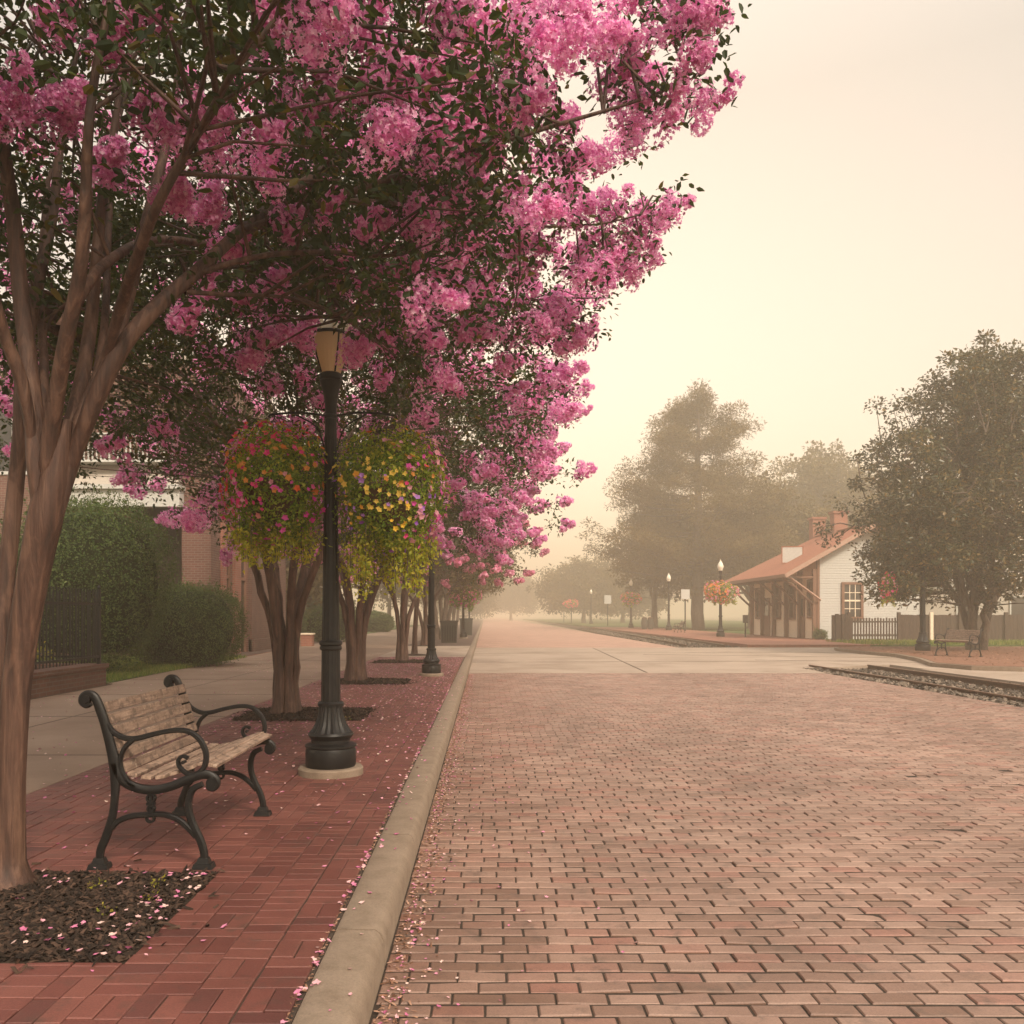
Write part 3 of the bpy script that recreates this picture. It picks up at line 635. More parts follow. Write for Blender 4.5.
    O3 = S-np.array([-2.3, 5.3, 4.0]); O3 /= np.linalg.norm(O3, axis=1, keepdims=True); O3[:, 2] += .15
    q.append(panicles(rng, S+O3*.22, O3, .28, .135, 14, 46, .0148))
    V, Fs = merge(q); link_mesh('blossoms', V, Fs, M['pink'], root)
near_tree(); print('near tree')
crepe('crepe_myrtle', 'pink crepe myrtle with several fused stems standing just behind the near lamp post', (-2.68, 11.75), 22, 6, 2.15, .075, .125, nclump=470, per=115, npan=240, zmin=lambda p: 3.25 if p[0] < -3.7 else (2.5 if p[0] < -2.4 else 3.3), env=(3.95, 3.9, 2.7), cz=4.7, nfl=42, fl=.028, extra=lambda p: p[1] > 8.2)
crepe('crepe_myrtle', 'pink crepe myrtle with its fluted trunk just right of the near lamp post', (-2.6, 17.5), 33, 6, 1.9, .075, .12, nclump=380, per=70, leaf=.085, npan=250, zmin=2.9, env=(4.1, 3.7, 2.9), cz=4.9, nfl=36, fl=.034)
crepe('crepe_myrtle', 'pink crepe myrtle with v-shaped stems, between the near lamp and the second lamp', (-2.38, 25), 44, 5, 1.9, .075, .11, nclump=330, per=60, leaf=.11, npan=260, zmin=2.9, env=(4.5, 4.0, 3.1), cz=5.0, nfl=26, fl=.045, tmpl=QUADF, depth=2)
crepe('crepe_myrtle', 'paler crepe myrtle leaning left, its slim trunk just left of the second lamp post', (-2.6, 38), 55, 4, 1.9, .08, .10, nclump=330, per=55, leaf=.13, npan=200, zmin=2.9, env=(4.9, 4.6, 3.2), cz=5.0, nfl=22, fl=.055, tmpl=QUADF, depth=2, mat_p='pinkfar')
crepe('street_tree', 'straight single-stemmed young tree in the sidewalk between two crepe myrtles', (-2.37, 29.3), 66, 1, 3.2, .10, .0, nclump=120, per=50, leaf=.12, npan=40, zmin=3.4, env=(2.4, 2.2, 1.8), cz=4.9, nfl=20, fl=.05, tmpl=QUADF, depth=2, group=None)
def tree(name, label, base, seed, h_tr, r_tr, lobes, ncl, per, leaf, crad, m, cat='tree', group=None, bk='darkbark', twr=.03, lo=.35, stems=1, spread=.55, Lf=.3, core=0):
    """broad crown made of several lobes: (dx, dy, z, rx, ry, rz, weight)"""
    rng = np.random.default_rng(seed); root = thing(name, (base[0], base[1], 0), label, cat, group)
    mb = MB(); limbs = []; Ht = max(b[2]+b[5] for b in lobes)
    for s_ in range(stems):
        a = s_*6.28/stems; o = np.array([math.cos(a), math.sin(a), 0])*(r_tr*1.0 if stems > 1 else 0)
        P = [np.array([base[0], base[1], -.3])+o+o*(t**1.5)*(2.2 if stems > 1 else 0)+np.array([rng.normal()*.04, rng.normal()*.04, h_tr*t]) for t in np.linspace(0, 1, 7)]
        W = [r_tr*(1+.6*math.exp(-t*9))*(1-.3*t) for t in np.linspace(0, 1, 7)]; limbs.append((P, W, 4))
        for k in range(3): grow(rng, P[-1], np.array([rng.normal()*.4, rng.normal()*.4, 1])+o, (Ht-h_tr)*Lf*.72, W[-1]*.7, 3, limbs, .2, spread)
        P2 = [P[-1]+np.array([rng.normal()*.15, rng.normal()*.15, (Ht-h_tr)*.85*t]) for t in np.linspace(0, 1, 8)]; limbs.append((P2, [W[-1]*(1-.9*t) for t in np.linspace(0, 1, 8)], 3))
    for P, W, lev in limbs: mb.tube(P, W, 9 if lev >= 3 else 5, lump=.04, cap=False)
    wts = np.array([b[6] for b in lobes]); C = []
    for b, n_ in zip(lobes, (wts/wts.sum()*ncl).astype(int)):
        C.append(ell_shell(rng, n_, (base[0]+b[0], base[1]+b[1], b[2]), b[3:6], lo, None, None, .17)[:, :3])
    C = np.concatenate(C); add_twigs(rng, limbs, C, mb, twr, 4, 4)
    mb.build('trunk', M[bk], root, smooth=True)
    V, Fs = leaf_cloud(rng, C, crad*rng.uniform(.5, 1.35, len(C)), per, leaf, LEAF, .1, .15, .7); link_mesh('crown', V, Fs, M[m], root)
    return root
# quieter trees further down the sidewalk
for i, (y, lab) in enumerate(((48, 'hazy green street tree just beyond the last blossoming crepe myrtle on the left sidewalk'), (60, 'second hazy green street tree behind the grey litter bin, its crown reaching over the kerb'), (74, 'faint tree far down the left sidewalk, third of the fading row'), (92, 'faintest tree at the fog end of the left sidewalk row'))):
    tree('street_tree', lab, (-2.6-.2*i, y), 70+i, 2.6, .16, [(0, 0, 5.2, 4.6, 4.2, 2.6, 1), (1.6, 0, 4.7, 3.4, 3, 1.8, .5), (-2, 0, 5.5, 3.4, 3, 2.4, .5)], 260, 55, .19, .62, 'broad', group='fading street trees on the left sidewalk', stems=3)
# magnolia on the island
tree('magnolia_tree', 'large dark glossy magnolia with several stems on the island, over the small bench', (19.4, 34.3), 80, 2.0, .17,
     [(-.3, 0, 4.3, 5.0, 4.6, 2.6, 1.6), (-.4, 0, 6.8, 4.6, 4.4, 2.6, 1.5), (0, 0, 9.3, 3.4, 3.2, 2.1, .9), (.3, 0, 10.9, 2.0, 2.0, 1.2, .4), (2.4, 0, 8, 3, 3, 3.4, .7), (-3.5, -2.9, 3.9, 1.7, 1.5, 1.5, .45), (-3.0, -2.7, 5.4, 2.0, 1.5, 1.2, .3), (-4.2, -1.6, 2.6, 1.1, 1.0, .8, .12)], 1150, 78, .17, .52, 'magnolia', stems=5, lo=.2)
# tall pine behind the platform lamps
def pine():
    rng = np.random.default_rng(90); bx, by = 21.0, 86.0; root = thing('pine_tree', (bx, by, 0), 'tallest hazy pine with open spreading boughs, left of the station', 'tree')
    mb = MB(); P = [np.array([bx+rng.normal()*.08, by, 23.6*t-.3]) for t in np.linspace(0, 1, 14)]; mb.tube(P, [.62*(1-.9*t)+.05 for t in np.linspace(0, 1, 14)], 10, lump=.05)
    C = []
    for i in range(105):
        t = i/105; z = 5.5+17.3*t+rng.normal()*.3; L = (9.9*(1-t)**.6+1.3)*rng.uniform(.55, 1.12)
        if .52 < t < .6: L *= .8
        a = rng.random()*6.283; o = np.array([math.cos(a), math.sin(a), 0])
        p0 = np.array([bx, by, z]); p2 = p0+o*L+np.array([0, 0, L*rng.uniform(-.05, .28)]); p1 = (p0+p2)/2+np.array([0, 0, -.05*L]); mb.tube([p0, p1, p2], [.11*(1-t)+.03, .07*(1-t)+.02, .015], 5, cap=False)
        m_ = int(3+L*1.7)
        for k in range(m_):
            f = rng.uniform(.35, 1.02); sd_ = np.cross(o, [0, 0, 1])*rng.normal()*L*.17*f
            C.append(p0+(p2-p0)*f+sd_+np.array([0, 0, rng.normal()*.35+.1]))
    C = np.array(C); mb.build('trunk', M['darkbark'], root, smooth=True)
    V, Fs = leaf_cloud(rng, C, .95, 80, .34, ([(0, 0, 0), (.5, .13, .03), (1, 0, 0), (.5, -.13, .03)], [[(0, 1, 2, 3)]]), 0, .15, .6); link_mesh('crown', V, Fs, M['pine'], root)
pine()
tree('oak_tree', 'round broadleaf tree at the foot of the tall pine, behind the platform lamps', (18.3, 94), 91, 3.0, .4, [(0, 0, 8.0, 4.6, 5, 4.6, 1), (4, 0, 7, 5, 5, 4, .7), (1.5, 0, 11, 3.8, 4, 3, .5)], 420, 55, .42, 1.2, 'broad', lo=.3)
tree('oak_tree', 'dense tree filling the gap between the tall pine and the station roof', (27, 88), 92, 3, .4, [(0, 0, 9.5, 7, 6, 5.5, 1), (4, 0, 7, 6, 5, 5, .8), (-4, 0, 7, 5, 5, 4.5, .6)], 560, 55, .42, 1.2, 'broad', lo=.3)
tree('oak_tree', 'pale round-headed tree showing between the tall pine and the magnolia', (42, 110), 93, 5, .5, [(0, 0, 17.5, 6.0, 6, 5.5, 1), (-3.6, 0, 14.5, 4.5, 4, 4, .6), (4, 0, 14.5, 6, 5, 6, .8), (0, 0, 8, 9, 6, 5, .6)], 620, 55, .48, 1.4, 'broad', lo=.3)
tree('oak_tree', 'hazy tree behind the station chimneys', (38, 84), 94, 4, .45, [(0, 0, 8, 7, 6, 5, 1), (6, 0, 8, 6, 5, 5, .8)], 420, 55, .42, 1.2, 'broad', lo=.3)
for i, (x, y, h, s, lab) in enumerate(((17, 150, 11, 8.0, 'broad faded tree rising over the far end of the tracks'), (25, 158, 9.5, 8, 'faded tree right of the broad one over the far tracks, merging with the pine'), (7, 235, 12, 9, 'almost white tree where the street vanishes in fog'), (26, 215, 13, 11, 'faint tall tree behind the far platform signs'), (-6, 190, 9, 8, 'faint tree left of the vanishing street'))):
    tree('oak_tree', lab, (x, y), 100+i, 3, .4, [(0, 0, h*.62, s*.8, s*.7, h*.42, 1), (s*.45, 0, h*.5, s*.55, s*.5, h*.38, .6), (-s*.5, 0, h*.5, s*.55, s*.5, h*.36, .6)], 330, 45, .6, 1.7, 'broad', lo=.3, group='trees fading in the fog')
for i, (x, y, h, s, lab) in enumerate(((-13, 52, 9, 6, 'hazy tree on the lawn beyond the brick building'), (-18, 75, 12, 8, 'pale tree at the back of the far lawn'), (-11, 100, 11, 7, 'very pale tree beside the far end of the path'))):
    tree('oak_tree', lab, (x, y), 120+i, 3, .3, [(0, 0, h*.62, s*.8, s*.7, h*.40, 1), (s*.35, 0, h*.5, s*.5, s*.5, h*.3, .5)], 260, 45, .4, 1.2, 'broad', lo=.3, group='trees behind the left lawn')
print('trees')
# shrubs
def shrub(name, label, c, r, seed, n_=26000, leaf=.05, m='hedge', spikes=30, group=None):
    rng = np.random.default_rng(seed); root = thing(name, (c[0], c[1], 0), label, 'shrub', group)
    D = rng.normal(size=(n_, 3)); D /= np.linalg.norm(D, axis=1, keepdims=True); az = np.arctan2(D[:, 1], D[:, 0])
    lb = 1+.05*np.sin(3*az+2*D[:, 2]+seed)+.04*np.sin(7*az-5*D[:, 2])+.03*np.sin(11*az+9*D[:, 2]); sup = (np.abs(D)**2.6).sum(1)**(-1/2.6)
    P = np.array(c)+D*np.array(r)*(lb*sup*rng.uniform(.86, 1.03, n_))[:, None]; keep = P[:, 2] > .02; P = P[keep]; D = D[keep]
    U = D*.6+rng.normal(size=D.shape)*.7; U[:, 2] += .3
    q = [inst(LEAF[0], LEAF[1], P, D+rng.normal(size=D.shape)*.8, leaf*rng.uniform(.6, 1.3, len(P)), rng, .15, U)]
    for k in range(spikes):
        d = rng.normal(size=3); d[2] = abs(d[2]); d /= np.linalg.norm(d); sup_ = (np.abs(d)**2.6).sum()**(-1/2.6); p = np.array(c)+d*np.array(r)*sup_
        L = rng.uniform(.15, .4); t = np.linspace(0, 1, 26)[:, None]; dirn = d*.6+np.array([0, 0, .6]); Pk = p+dirn*t*L+rng.normal(size=(26, 3))*.03
        q.append(inst(LEAF[0], LEAF[1], Pk, rng.normal(size=(26, 3)), np.full(26, leaf), rng, .1, np.broadcast_to(dirn, (26, 3))+rng.normal(size=(26, 3))*.6))
    V, Fs = merge(q); link_mesh('foliage', V, Fs, M[m], root)
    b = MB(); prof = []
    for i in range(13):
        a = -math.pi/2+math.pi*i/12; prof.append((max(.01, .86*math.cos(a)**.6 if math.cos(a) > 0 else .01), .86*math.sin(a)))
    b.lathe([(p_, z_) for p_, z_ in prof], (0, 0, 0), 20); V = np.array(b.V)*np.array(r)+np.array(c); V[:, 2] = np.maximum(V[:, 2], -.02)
    link_mesh('filler_core', V, [np.array(f) for f in b.F.values()], M['core'], root, True)  # added solid core, coloured dark as shaded inside, to block see-through
    return root
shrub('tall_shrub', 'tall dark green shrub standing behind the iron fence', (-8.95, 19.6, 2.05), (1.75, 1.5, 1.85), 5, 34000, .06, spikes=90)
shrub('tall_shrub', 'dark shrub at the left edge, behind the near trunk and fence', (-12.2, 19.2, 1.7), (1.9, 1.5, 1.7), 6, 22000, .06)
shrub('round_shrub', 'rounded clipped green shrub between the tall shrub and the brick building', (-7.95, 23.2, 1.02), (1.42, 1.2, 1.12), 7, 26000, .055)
shrub('round_shrub', 'low bush beside the brick planter', (-7.9, 44, .8), (1.3, 1.2, .95), 8, 6000, .10, spikes=8)
for i, (x, y, rx, rz, lab) in enumerate(((-10.5, 55, 2.6, 1.2, 'hazy clipped hedge behind the far lawn, seen right of the lamp post'), (-13.5, 62, 3.2, 1.5, 'hazy hedge left of the lamp post at the back of the lawn'), (-9.6, 70, 2.2, .9, 'small pale bush where the path curves away'))):
    shrub('hedge', lab, (x, y, rz*.8), (rx, 1.6, rz), 20+i, 9000, .14, spikes=5)
def loose(name, label, c, r, n_, leaf, m, seed):
    rng = np.random.default_rng(seed); root = thing(name, (c[0], c[1], 0), label, 'shrub'); C = ell_shell(rng, 60, c, r, .2)[:, :3]
    V, Fs = leaf_cloud(rng, C, .16, n_, leaf, LEAF, 0, .15); link_mesh('foliage', V, Fs, M[m], root); mb = MB()
    for p in C: mb.tube([(c[0], c[1], 0), ((c[0]+p[0])/2, (c[1]+p[1])/2, p[2]*.6), tuple(p)], [.01, .007, .003], 4, cap=False)
    mb.build('stems', M['darkbark'], root)
loose('low_shrub', 'yellow-green leafy shrub behind the iron fence', (-8.3, 14.6, .75), (.8, .9, .55), 34, .07, 'ylw_leaf', 31)
loose('low_shrub', 'yellow-green shrub at the left edge, low behind the near trunk', (-7.9, 11.6, .8), (.9, .9, .6), 34, .07, 'ylw_leaf', 32)
# lawn grass
def grass(x0, x1, y0, y1, N, z, h, seed, inside=None):
    rng = np.random.default_rng(seed); P = np.stack([rng.uniform(x0, x1, N), rng.uniform(y0, y1, N), np.full(N, z)], 1)
    if inside: P = P[np.array([inside(p) for p in P])]
    N_ = rng.normal(size=(len(P), 3)); N_[:, 2] = 0; U = rng.normal(size=(len(P), 3))*.35; U[:, 2] = 1
    V, Fs = inst([(0, -.09, 0), (.6, -.06, .05), (1, 0, .15), (.6, .06, .05), (0, .09, 0)], [[(0, 1, 2, 3, 4)]], P, N_, h*rng.uniform(.6, 1.4, len(P)), rng, .1, U)
    tag(link_mesh('grass', V, Fs, M['grassb']), 'short green grass on the small lawn', None, None, 'stuff')
M['grassb'] = foliage('grass_blade', [(0, (.09, .15, .025)), (.6, (.17, .24, .045)), (1, (.32, .30, .10))], .35, (1.2, 1.2, .4), clump=0)
grass(-12, -7.5, 17.0, 27.5, 26000, .01, .09, 1)
grass(-16, -8.3, 46, 60, 12000, .02, .16, 2)
grass(18, 34, 41.2, 46, 9000, -.07, .16, 3)

# ------------------------------------------------------------------ left side: fence, wall, building
pw = thing('low_brick_wall', (-7.45, 13, 0), 'low brick wall with a flat cap under the iron fence', 'wall')
MB().bbox(-7.62, -7.28, 3, 16.72, -.2, .34).bbox(-12, -7.62, 16.40, 16.72, -.2, .34).build('wall', M['brickd'], pw)
MB().bbox(-7.66, -7.24, 2.98, 16.76, .34, .42).bbox(-12, -7.66, 16.36, 16.76, .34, .42).build('wall_cap', M['brickd'], pw)
fn = thing('iron_fence', (-7.45, 13, .42), 'black iron picket fence on the low brick wall in front of the tall shrub', 'fence')
for z in (.56, 1.56): MB().bbox(-7.47, -7.43, 3.1, 16.6, z-.02, z+.02).bbox(-12, -7.47, 16.54, 16.58, z-.02, z+.02).build('rail', M['iron'], fn)
for (x, y) in ((-7.45, 16.56), (-7.45, 13.6), (-7.45, 10.6), (-7.45, 7.6), (-9.8, 16.56)): MB().bbox(x-.03, x+.03, y-.03, y+.03, .40, 1.84).lathe([(.005, 1.84), (.035, 1.86), (.035, 1.88), (.004, 1.92)], (x, y, 0), 8).build('post', M['iron'], fn)
pk = MB()
y = 3.2
while y < 16.5: pk.box((-7.45, y, 1.13), (.018, .018, 1.34)).box((-7.45, y, 1.815), (.03, .012, .03), ry=R(45)); y += .115
x = -11.9
while x < -7.5: pk.box((x, 16.56, 1.13), (.018, .018, 1.34)); x += .115
pk.build('pickets', M['iron'], fn); fn.location.x += .1

bd = thing('brick_building', (-14, 34, 0), 'two-storey brick building with a white-corniced porch behind the shrubs', 'building')
FX, FY = -8.7, 27.6
w_ = MB()
w_.bbox(-30, -11.25, FY+.0, FY+.4, -.2, 9.3)                                  # front wall left of the porch
w_.bbox(-9.62, FX, FY, FY+.4, -.2, 9.3)                                       # corner pier
w_.bbox(-11.25, -9.62, FY, FY+.4, 5.15, 9.3)
w_.bbox(FX-.4, FX-.002, FY+.4, 29.0, -.2, 9.3); w_.bbox(FX-.4, FX, 29.9, 30.8, -.2, 9.3); w_.bbox(FX-.4, FX, 31.9, 38, -.2, 9.3)
w_.bbox(FX-.4, FX, 29.0, 29.9, 4.4, 9.3); w_.bbox(FX-.4, FX, 30.8, 31.9, 4.4, 9.3)
w_.bbox(-30, FX, 37.6, 38.0, -.2, 9.3)
w_.build('wall', M['brick'], bd)
MB().bbox(-30, FX+.06, FY-.06, 38.1, 9.302, 9.6).build('roof', M['palew'], bd)
MB().bbox(FX+.003, FX+.12, 32.0, 34.6, -.1, 4.2).bbox(FX+.003, FX+.2, 32.0, 34.6, -.15, .45).build('pilaster', M['brickd'], bd)
MB().bbox(FX+.003, FX+.10, 29.95, 30.7, -.1, 4.6).build('pilaster', M['chim'], bd)
MB().bbox(FX+.003, FX+.10, 28.6, 28.97, -.1, 4.6).build('pilaster', M['chim'], bd)
pr = MB().bbox(-11.24, -9.63, FY+1.2, FY+1.3, -.1, 5.1).bbox(-11.24, -9.63, FY+.41, FY+1.19, -.12, 0).build('porch_recess', M['recess'], bd)
for (a, b_) in ((-11.2, -10.45), (-10.4, -9.68)): MB().bbox(a, b_, FY+1.12, FY+1.18, .05, 3.2).build('door', M['recess'], bd)
MB().bbox(-13.4, -9.55, FY-.42, FY-.003, 4.74, 5.28).bbox(-13.5, -9.5, FY-.55, FY-.003, 5.284, 5.42).build('cornice', M['white'], bd)
MB().prism([(FY-.5, 5.43), (FY-.003, 5.43), (FY-.003, 6.1)], 'x', -13.4, -9.6).build('porch_roof', M['palew'], bd)
rl = MB(); rl.bbox(-13.3, -9.7, FY-.55, FY-.50, 6.95, 7.02).bbox(-13.3, -9.7, FY-.55, FY-.50, 6.12, 6.18)
for i in range(28): rl.bbox(-13.28+i*.131, -13.24+i*.131, FY-.545, FY-.505, 6.18, 6.95)
rl.build('balcony_railing', M['white'], bd)
MB().bbox(-13.3, -9.7, FY-.6, FY-.004, 6.103, 6.12).build('balcony_floor', M['white'], bd)
for (y0, y1) in ((29.0, 29.9), (30.8, 31.9)):
    f_ = MB().bbox(FX-.18, FX-.05, y0+.003, y0+.09, 0, 4.39).bbox(FX-.18, FX-.05, y1-.09, y1-.003, 0, 4.39).bbox(FX-.18, FX-.05, y0+.09, y1-.09, 2.6, 2.7).bbox(FX-.18, FX-.05, y0+.09, y1-.09, 4.3, 4.39).build('window', M['trim'], bd)
    MB().bbox(FX-.15, FX-.12, y0+.09, y1-.09, 0, 4.3).build('pane', M['glass'], f_)
for k, x0 in enumerate((-26, -22.5, -19, -15.6)):
    for z0 in (1.0, 5.8):
        f_ = MB().bbox(x0, x0+1.3, FY-.05, FY-.003, z0, z0+.1).bbox(x0, x0+1.3, FY-.05, FY-.003, z0+2.2, z0+2.3).bbox(x0, x0+.08, FY-.05, FY-.003, z0+.1, z0+2.2).bbox(x0+1.22, x0+1.3, FY-.05, FY-.003, z0+.1, z0+2.2).bbox(x0+.61, x0+.69, FY-.05, FY-.003, z0+.1, z0+2.2).build('window', M['white'], bd)
        MB().bbox(x0+.08, x0+1.22, FY-.02, FY-.004, z0+.1, z0+2.2).build('pane', M['glass'], f_)
pl = thing('brick_planter', (-7.75, 38, 0), 'small square brick planter at the edge of the path', 'planter'); MB().bbox(-8.0, -7.5, 37.7, 38.2, -.1, .5).build('box', M['chim'], pl); MB().bbox(-8.04, -7.46, 37.66, 38.24, .5, .56).build('rim', M['cream'], pl)
wp = MB().bbox(-8.62, -8.56, 28.2, 28.26, 0, 1.9).bbox(-8.70, -8.48, 28.14, 28.32, 1.2, 1.9).build('utility_post', M['iron'], None, loc=(-8.6, 28.2, 0)); tag(wp, 'thin dark post standing against the brick corner', 'post')

# ------------------------------------------------------------------ bench
CR = lambda pts: [(((50+a/4.096)-CX)*4.64/F+1.83, CH-((640+b/4.096)-HY)*4.64/F) for a, b in pts]
def bench(name, loc, rz, label, group, proto=[None]):
    if proto[0] is None:
        root = thing(name, (0, 0, 0), label, 'bench', group); HL = .615
        strokes = [
            ([(168, 262), (150, 268), (133, 252), (137, 230), (160, 219), (185, 236), (206, 285), (226, 345), (248, 430), (264, 500), (268, 560), (266, 640), (256, 720), (232, 800), (208, 860), (204, 905), (202, 938)], [.022, .03, .036, .036, .036, .042, .046, .046, .048, .058, .05, .038, .038, .042, .04, .036, .04]),
            ([(262, 505), (290, 565), (345, 602), (420, 614), (500, 598), (575, 566), (630, 550), (668, 560), (684, 584), (672, 606), (652, 604), (648, 588)], [.05, .048, .046, .046, .046, .048, .048, .04, .036, .034, .028, .02]),
            ([(625, 590), (585, 612), (568, 660), (572, 715), (592, 770), (618, 825), (632, 880), (630, 938)], [.03, .036, .036, .036, .038, .038, .038, .044]),
            ([(250, 772), (280, 742), (330, 722), (390, 716), (460, 714), (520, 732), (566, 768), (600, 805)], [.03, .03, .03, .028, .028, .03, .03, .03]),
            ([(236, 342), (262, 378), (310, 402), (360, 402), (430, 384), (510, 370), (572, 376), (618, 414), (640, 470), (632, 520), (600, 548), (560, 545), (532, 520), (526, 492), (544, 476), (566, 484)], [.02, .026, .028, .028, .026, .026, .026, .028, .028, .026, .026, .024, .022, .02, .018, .02]),
            ([(345, 405), (308, 440), (288, 490), (296, 540), (322, 580), (352, 600)], [.026, .024, .022, .022, .024, .03])]
        for sy in (-1, 1):
            b = MB()
            for i, (pts, ws) in enumerate(strokes):
                P = cat_rom(CR(pts), 5); W = np.interp(np.linspace(0, 1, len(P)), np.linspace(0, 1, len(ws)), ws); b.sweep(P, W, sy*HL, .034 if i != 4 else .03)
            for (a, c_) in ((204, 934), (630, 934)):      # splayed feet
                x, z = CR([(a, c_)])[0]; b.box((x, sy*HL, .014), (.11, .075, .028), taper=.85); b.box((x, sy*HL, .042), (.07, .05, .03), taper=.75)
            for (a, c_, r_) in ((152, 242, .022), (664, 584, .028), (548, 500, .009)):
                x, z = CR([(a, c_)])[0]; b.tube([(x, sy*HL-.02, z), (x, sy*HL+.02, z)], r_, 14)
            for (a, c_, r_) in ((415, 648, .021), (415, 690, .017), (412, 730, .02)):
                x, z = CR([(a, c_)])[0]; P = [(x+r_*math.cos(t), z+r_*math.sin(t)) for t in np.linspace(0, 6.283, 13)]; b.sweep(P, [.014]*13, sy*HL, .03)
            x, z = CR([(414, 670)])[0]; b.box((x, sy*HL, z), (.014, .024, .13)); b.box((x, sy*HL, z), (.045, .022, .016))
            auto_smooth(b.build('end_frame', M['iron'], root))
        top = np.array(CR([(205, 250)])[0]); bot = np.array(CR([(292, 548)])[0]); nb = 6
        ang = math.atan2(top[1]-bot[1], top[0]-bot[0])
        for i in range(nb):
            q = top+(bot-top)*((i+.5)/nb); b = MB(); wv = .056; 
            b.box((q[0]+.02, 0, q[1]), (wv, 2*HL-.03, .018), ry=-ang); o = b.build('back_slat', M['wood'], root)
            md = o.modifiers.new('bevel', 'BEVEL'); md.width = .004; md.segments = 2
        seat = CR([(330, 578), (388, 590), (446, 588), (504, 572), (562, 552), (620, 532), (660, 540)]); ns = len(seat)
        for i in range(ns):
            q = seat[i]; p0 = seat[max(i-1, 0)]; p1 = seat[min(i+1, ns-1)]; a_ = math.atan2(p1[1]-p0[1], p1[0]-p0[0])
            b = MB(); b.box((q[0], 0, q[1]+.03), (.054, 2*HL-.03, .02), ry=-a_); o = b.build('seat_slat', M['seatwood'], root)
            md = o.modifiers.new('bevel', 'BEVEL'); md.width = .004; md.segments = 2
        proto[0] = root; o = root
    else:
        o = proto[0].copy(); col.objects.link(o)
        for ch in proto[0].children: c = ch.copy(); col.objects.link(c); c.parent = o
        o['label'] = label
    o.location = loc; o.rotation_euler = (0, 0, rz); return o
bench('park_bench', (-1.83, 4.64+.615, 0), 0, 'weathered slatted bench with black scrolled iron ends on the brick sidewalk', 'slatted iron-framed benches')
bench('park_bench', (15.75, 28.9, -.03), R(205), 'small distant slatted bench on the island under the magnolia', 'slatted iron-framed benches')
bench('park_bench', (15.7, 70, -.05), R(180), 'tiny hazy bench on the station platform beside the white-topped sign', 'slatted iron-framed benches')

# ------------------------------------------------------------------ lamps
def lamp(loc, s, label, style, group, pad=True):
    root = thing('street_lamp', loc, label, 'street lamp', group); X, Y, Z = loc
    sp = lambda pr_: [(r*s, z*s) for r, z in pr_]
    if pad: auto_smooth(MB().lathe(sp([(.275, -.03), (.275, .05), (.262, .064), (.1, .066)]), loc, 40).build('concrete_pad', M['kerb'], root))
    base = sp([(.205, .064), (.213, .08), (.213, .20), (.205, .225), (.218, .235), (.218, .25), (.19, .262), (.165, .27), (.165, .295), (.178, .31), (.193, .335), (.185, .355)])
    b = MB().lathe(base, loc, 40); auto_smooth(b.build('base', M['iron'], root))
    b = MB().lathe(sp([(.18, .354), (.163, .375), (.135, .42), (.115, .48), (.103, .54), (.099, .575)]), loc, 40, flute=lambda z: .07)
    b.lathe(sp([(.11, .575), (.112, .60), (.10, .615)]), loc, 32)
    b.lathe(sp([(.083, .615), (.079, 1.05)]), loc, 32, flute=lambda z: .06)
    b.lathe(sp([(.085, 1.05), (.094, 1.06), (.094, 1.08), (.086, 1.09), (.098, 1.10), (.098, 1.12), (.083, 1.135)]), loc, 32)
    b.lathe(sp([(.075, 1.135), (.062, 2.2), (.050, 3.02)]), loc, 32, flute=lambda z: .06)
    b.lathe(sp([(.055, 3.02), (.055, 3.05), (.048, 3.06), (.05, 3.15), (.065, 3.24), (.088, 3.32), (.094, 3.34), (.088, 3.352), (.096, 3.362), (.096, 3.40), (.08, 3.41)]), loc, 32)
    auto_smooth(b.build('post', M['iron'], root), 30)
    if style == 'lantern':
        g = MB(); g.lathe(sp([(.082, 3.41), (.120, 3.53), (.150, 3.65), (.158, 3.72)]), loc, 24); g.build('lantern_glass', M['opal'], root)
        f = MB()
        for k in range(4):
            a = 2*math.pi*(k+.38)/4; c_, d_ = math.cos(a), math.sin(a)
            f.tube([(X+c_*r*s, Y+d_*r*s, Z+z*s) for r, z in ((.085, 3.41), (.124, 3.53), (.154, 3.65), (.162, 3.72))], .0075*s, 6)
        f.lathe(sp([(.166, 3.72), (.174, 3.73), (.168, 3.745), (.155, 3.75)]), loc, 24)
        auto_smooth(f.build('lantern_frame', M['iron'], root))
        c = MB(); c.lathe(sp([(.155, 3.75), (.14, 3.775), (.10, 3.81), (.055, 3.84), (.03, 3.86), (.022, 3.88), (.036, 3.90), (.02, 3.93), (.004, 3.96)]), loc, 24)
        for k in range(10):
            a = 2*math.pi*k/10; c.tube([(X+math.cos(a)*r*s, Y+math.sin(a)*r*s, Z+z*s) for r, z in ((.163, 3.745), (.18, 3.78), (.17, 3.82), (.15, 3.83), (.15, 3.80))], .010*s, 6)
        auto_smooth(c.build('lantern_crown', M['crown'], root))
    else:
        auto_smooth(MB().lathe(sp([(.07, 3.40), (.11, 3.46), (.145, 3.55), (.155, 3.62), (.13, 3.70), (.11, 3.75), (.07, 3.83), (.04, 3.87)]), loc, 24).build('globe', M['globe'], root))
        auto_smooth(MB().lathe(sp([(.10, 3.395), (.115, 3.42), (.09, 3.44)]), loc, 20).lathe(sp([(.05, 3.86), (.03, 3.89), (.03, 3.92), (.005, 3.99)]), loc, 16).build('finial', M['crown'], root))
    return root
L1 = lamp((-1.315, 7.42, 0), 1, 'nearest black fluted street lamp with opal lantern, carrying two big flower baskets', 'lantern', 'street lamps on the left sidewalk')
arm = MB()
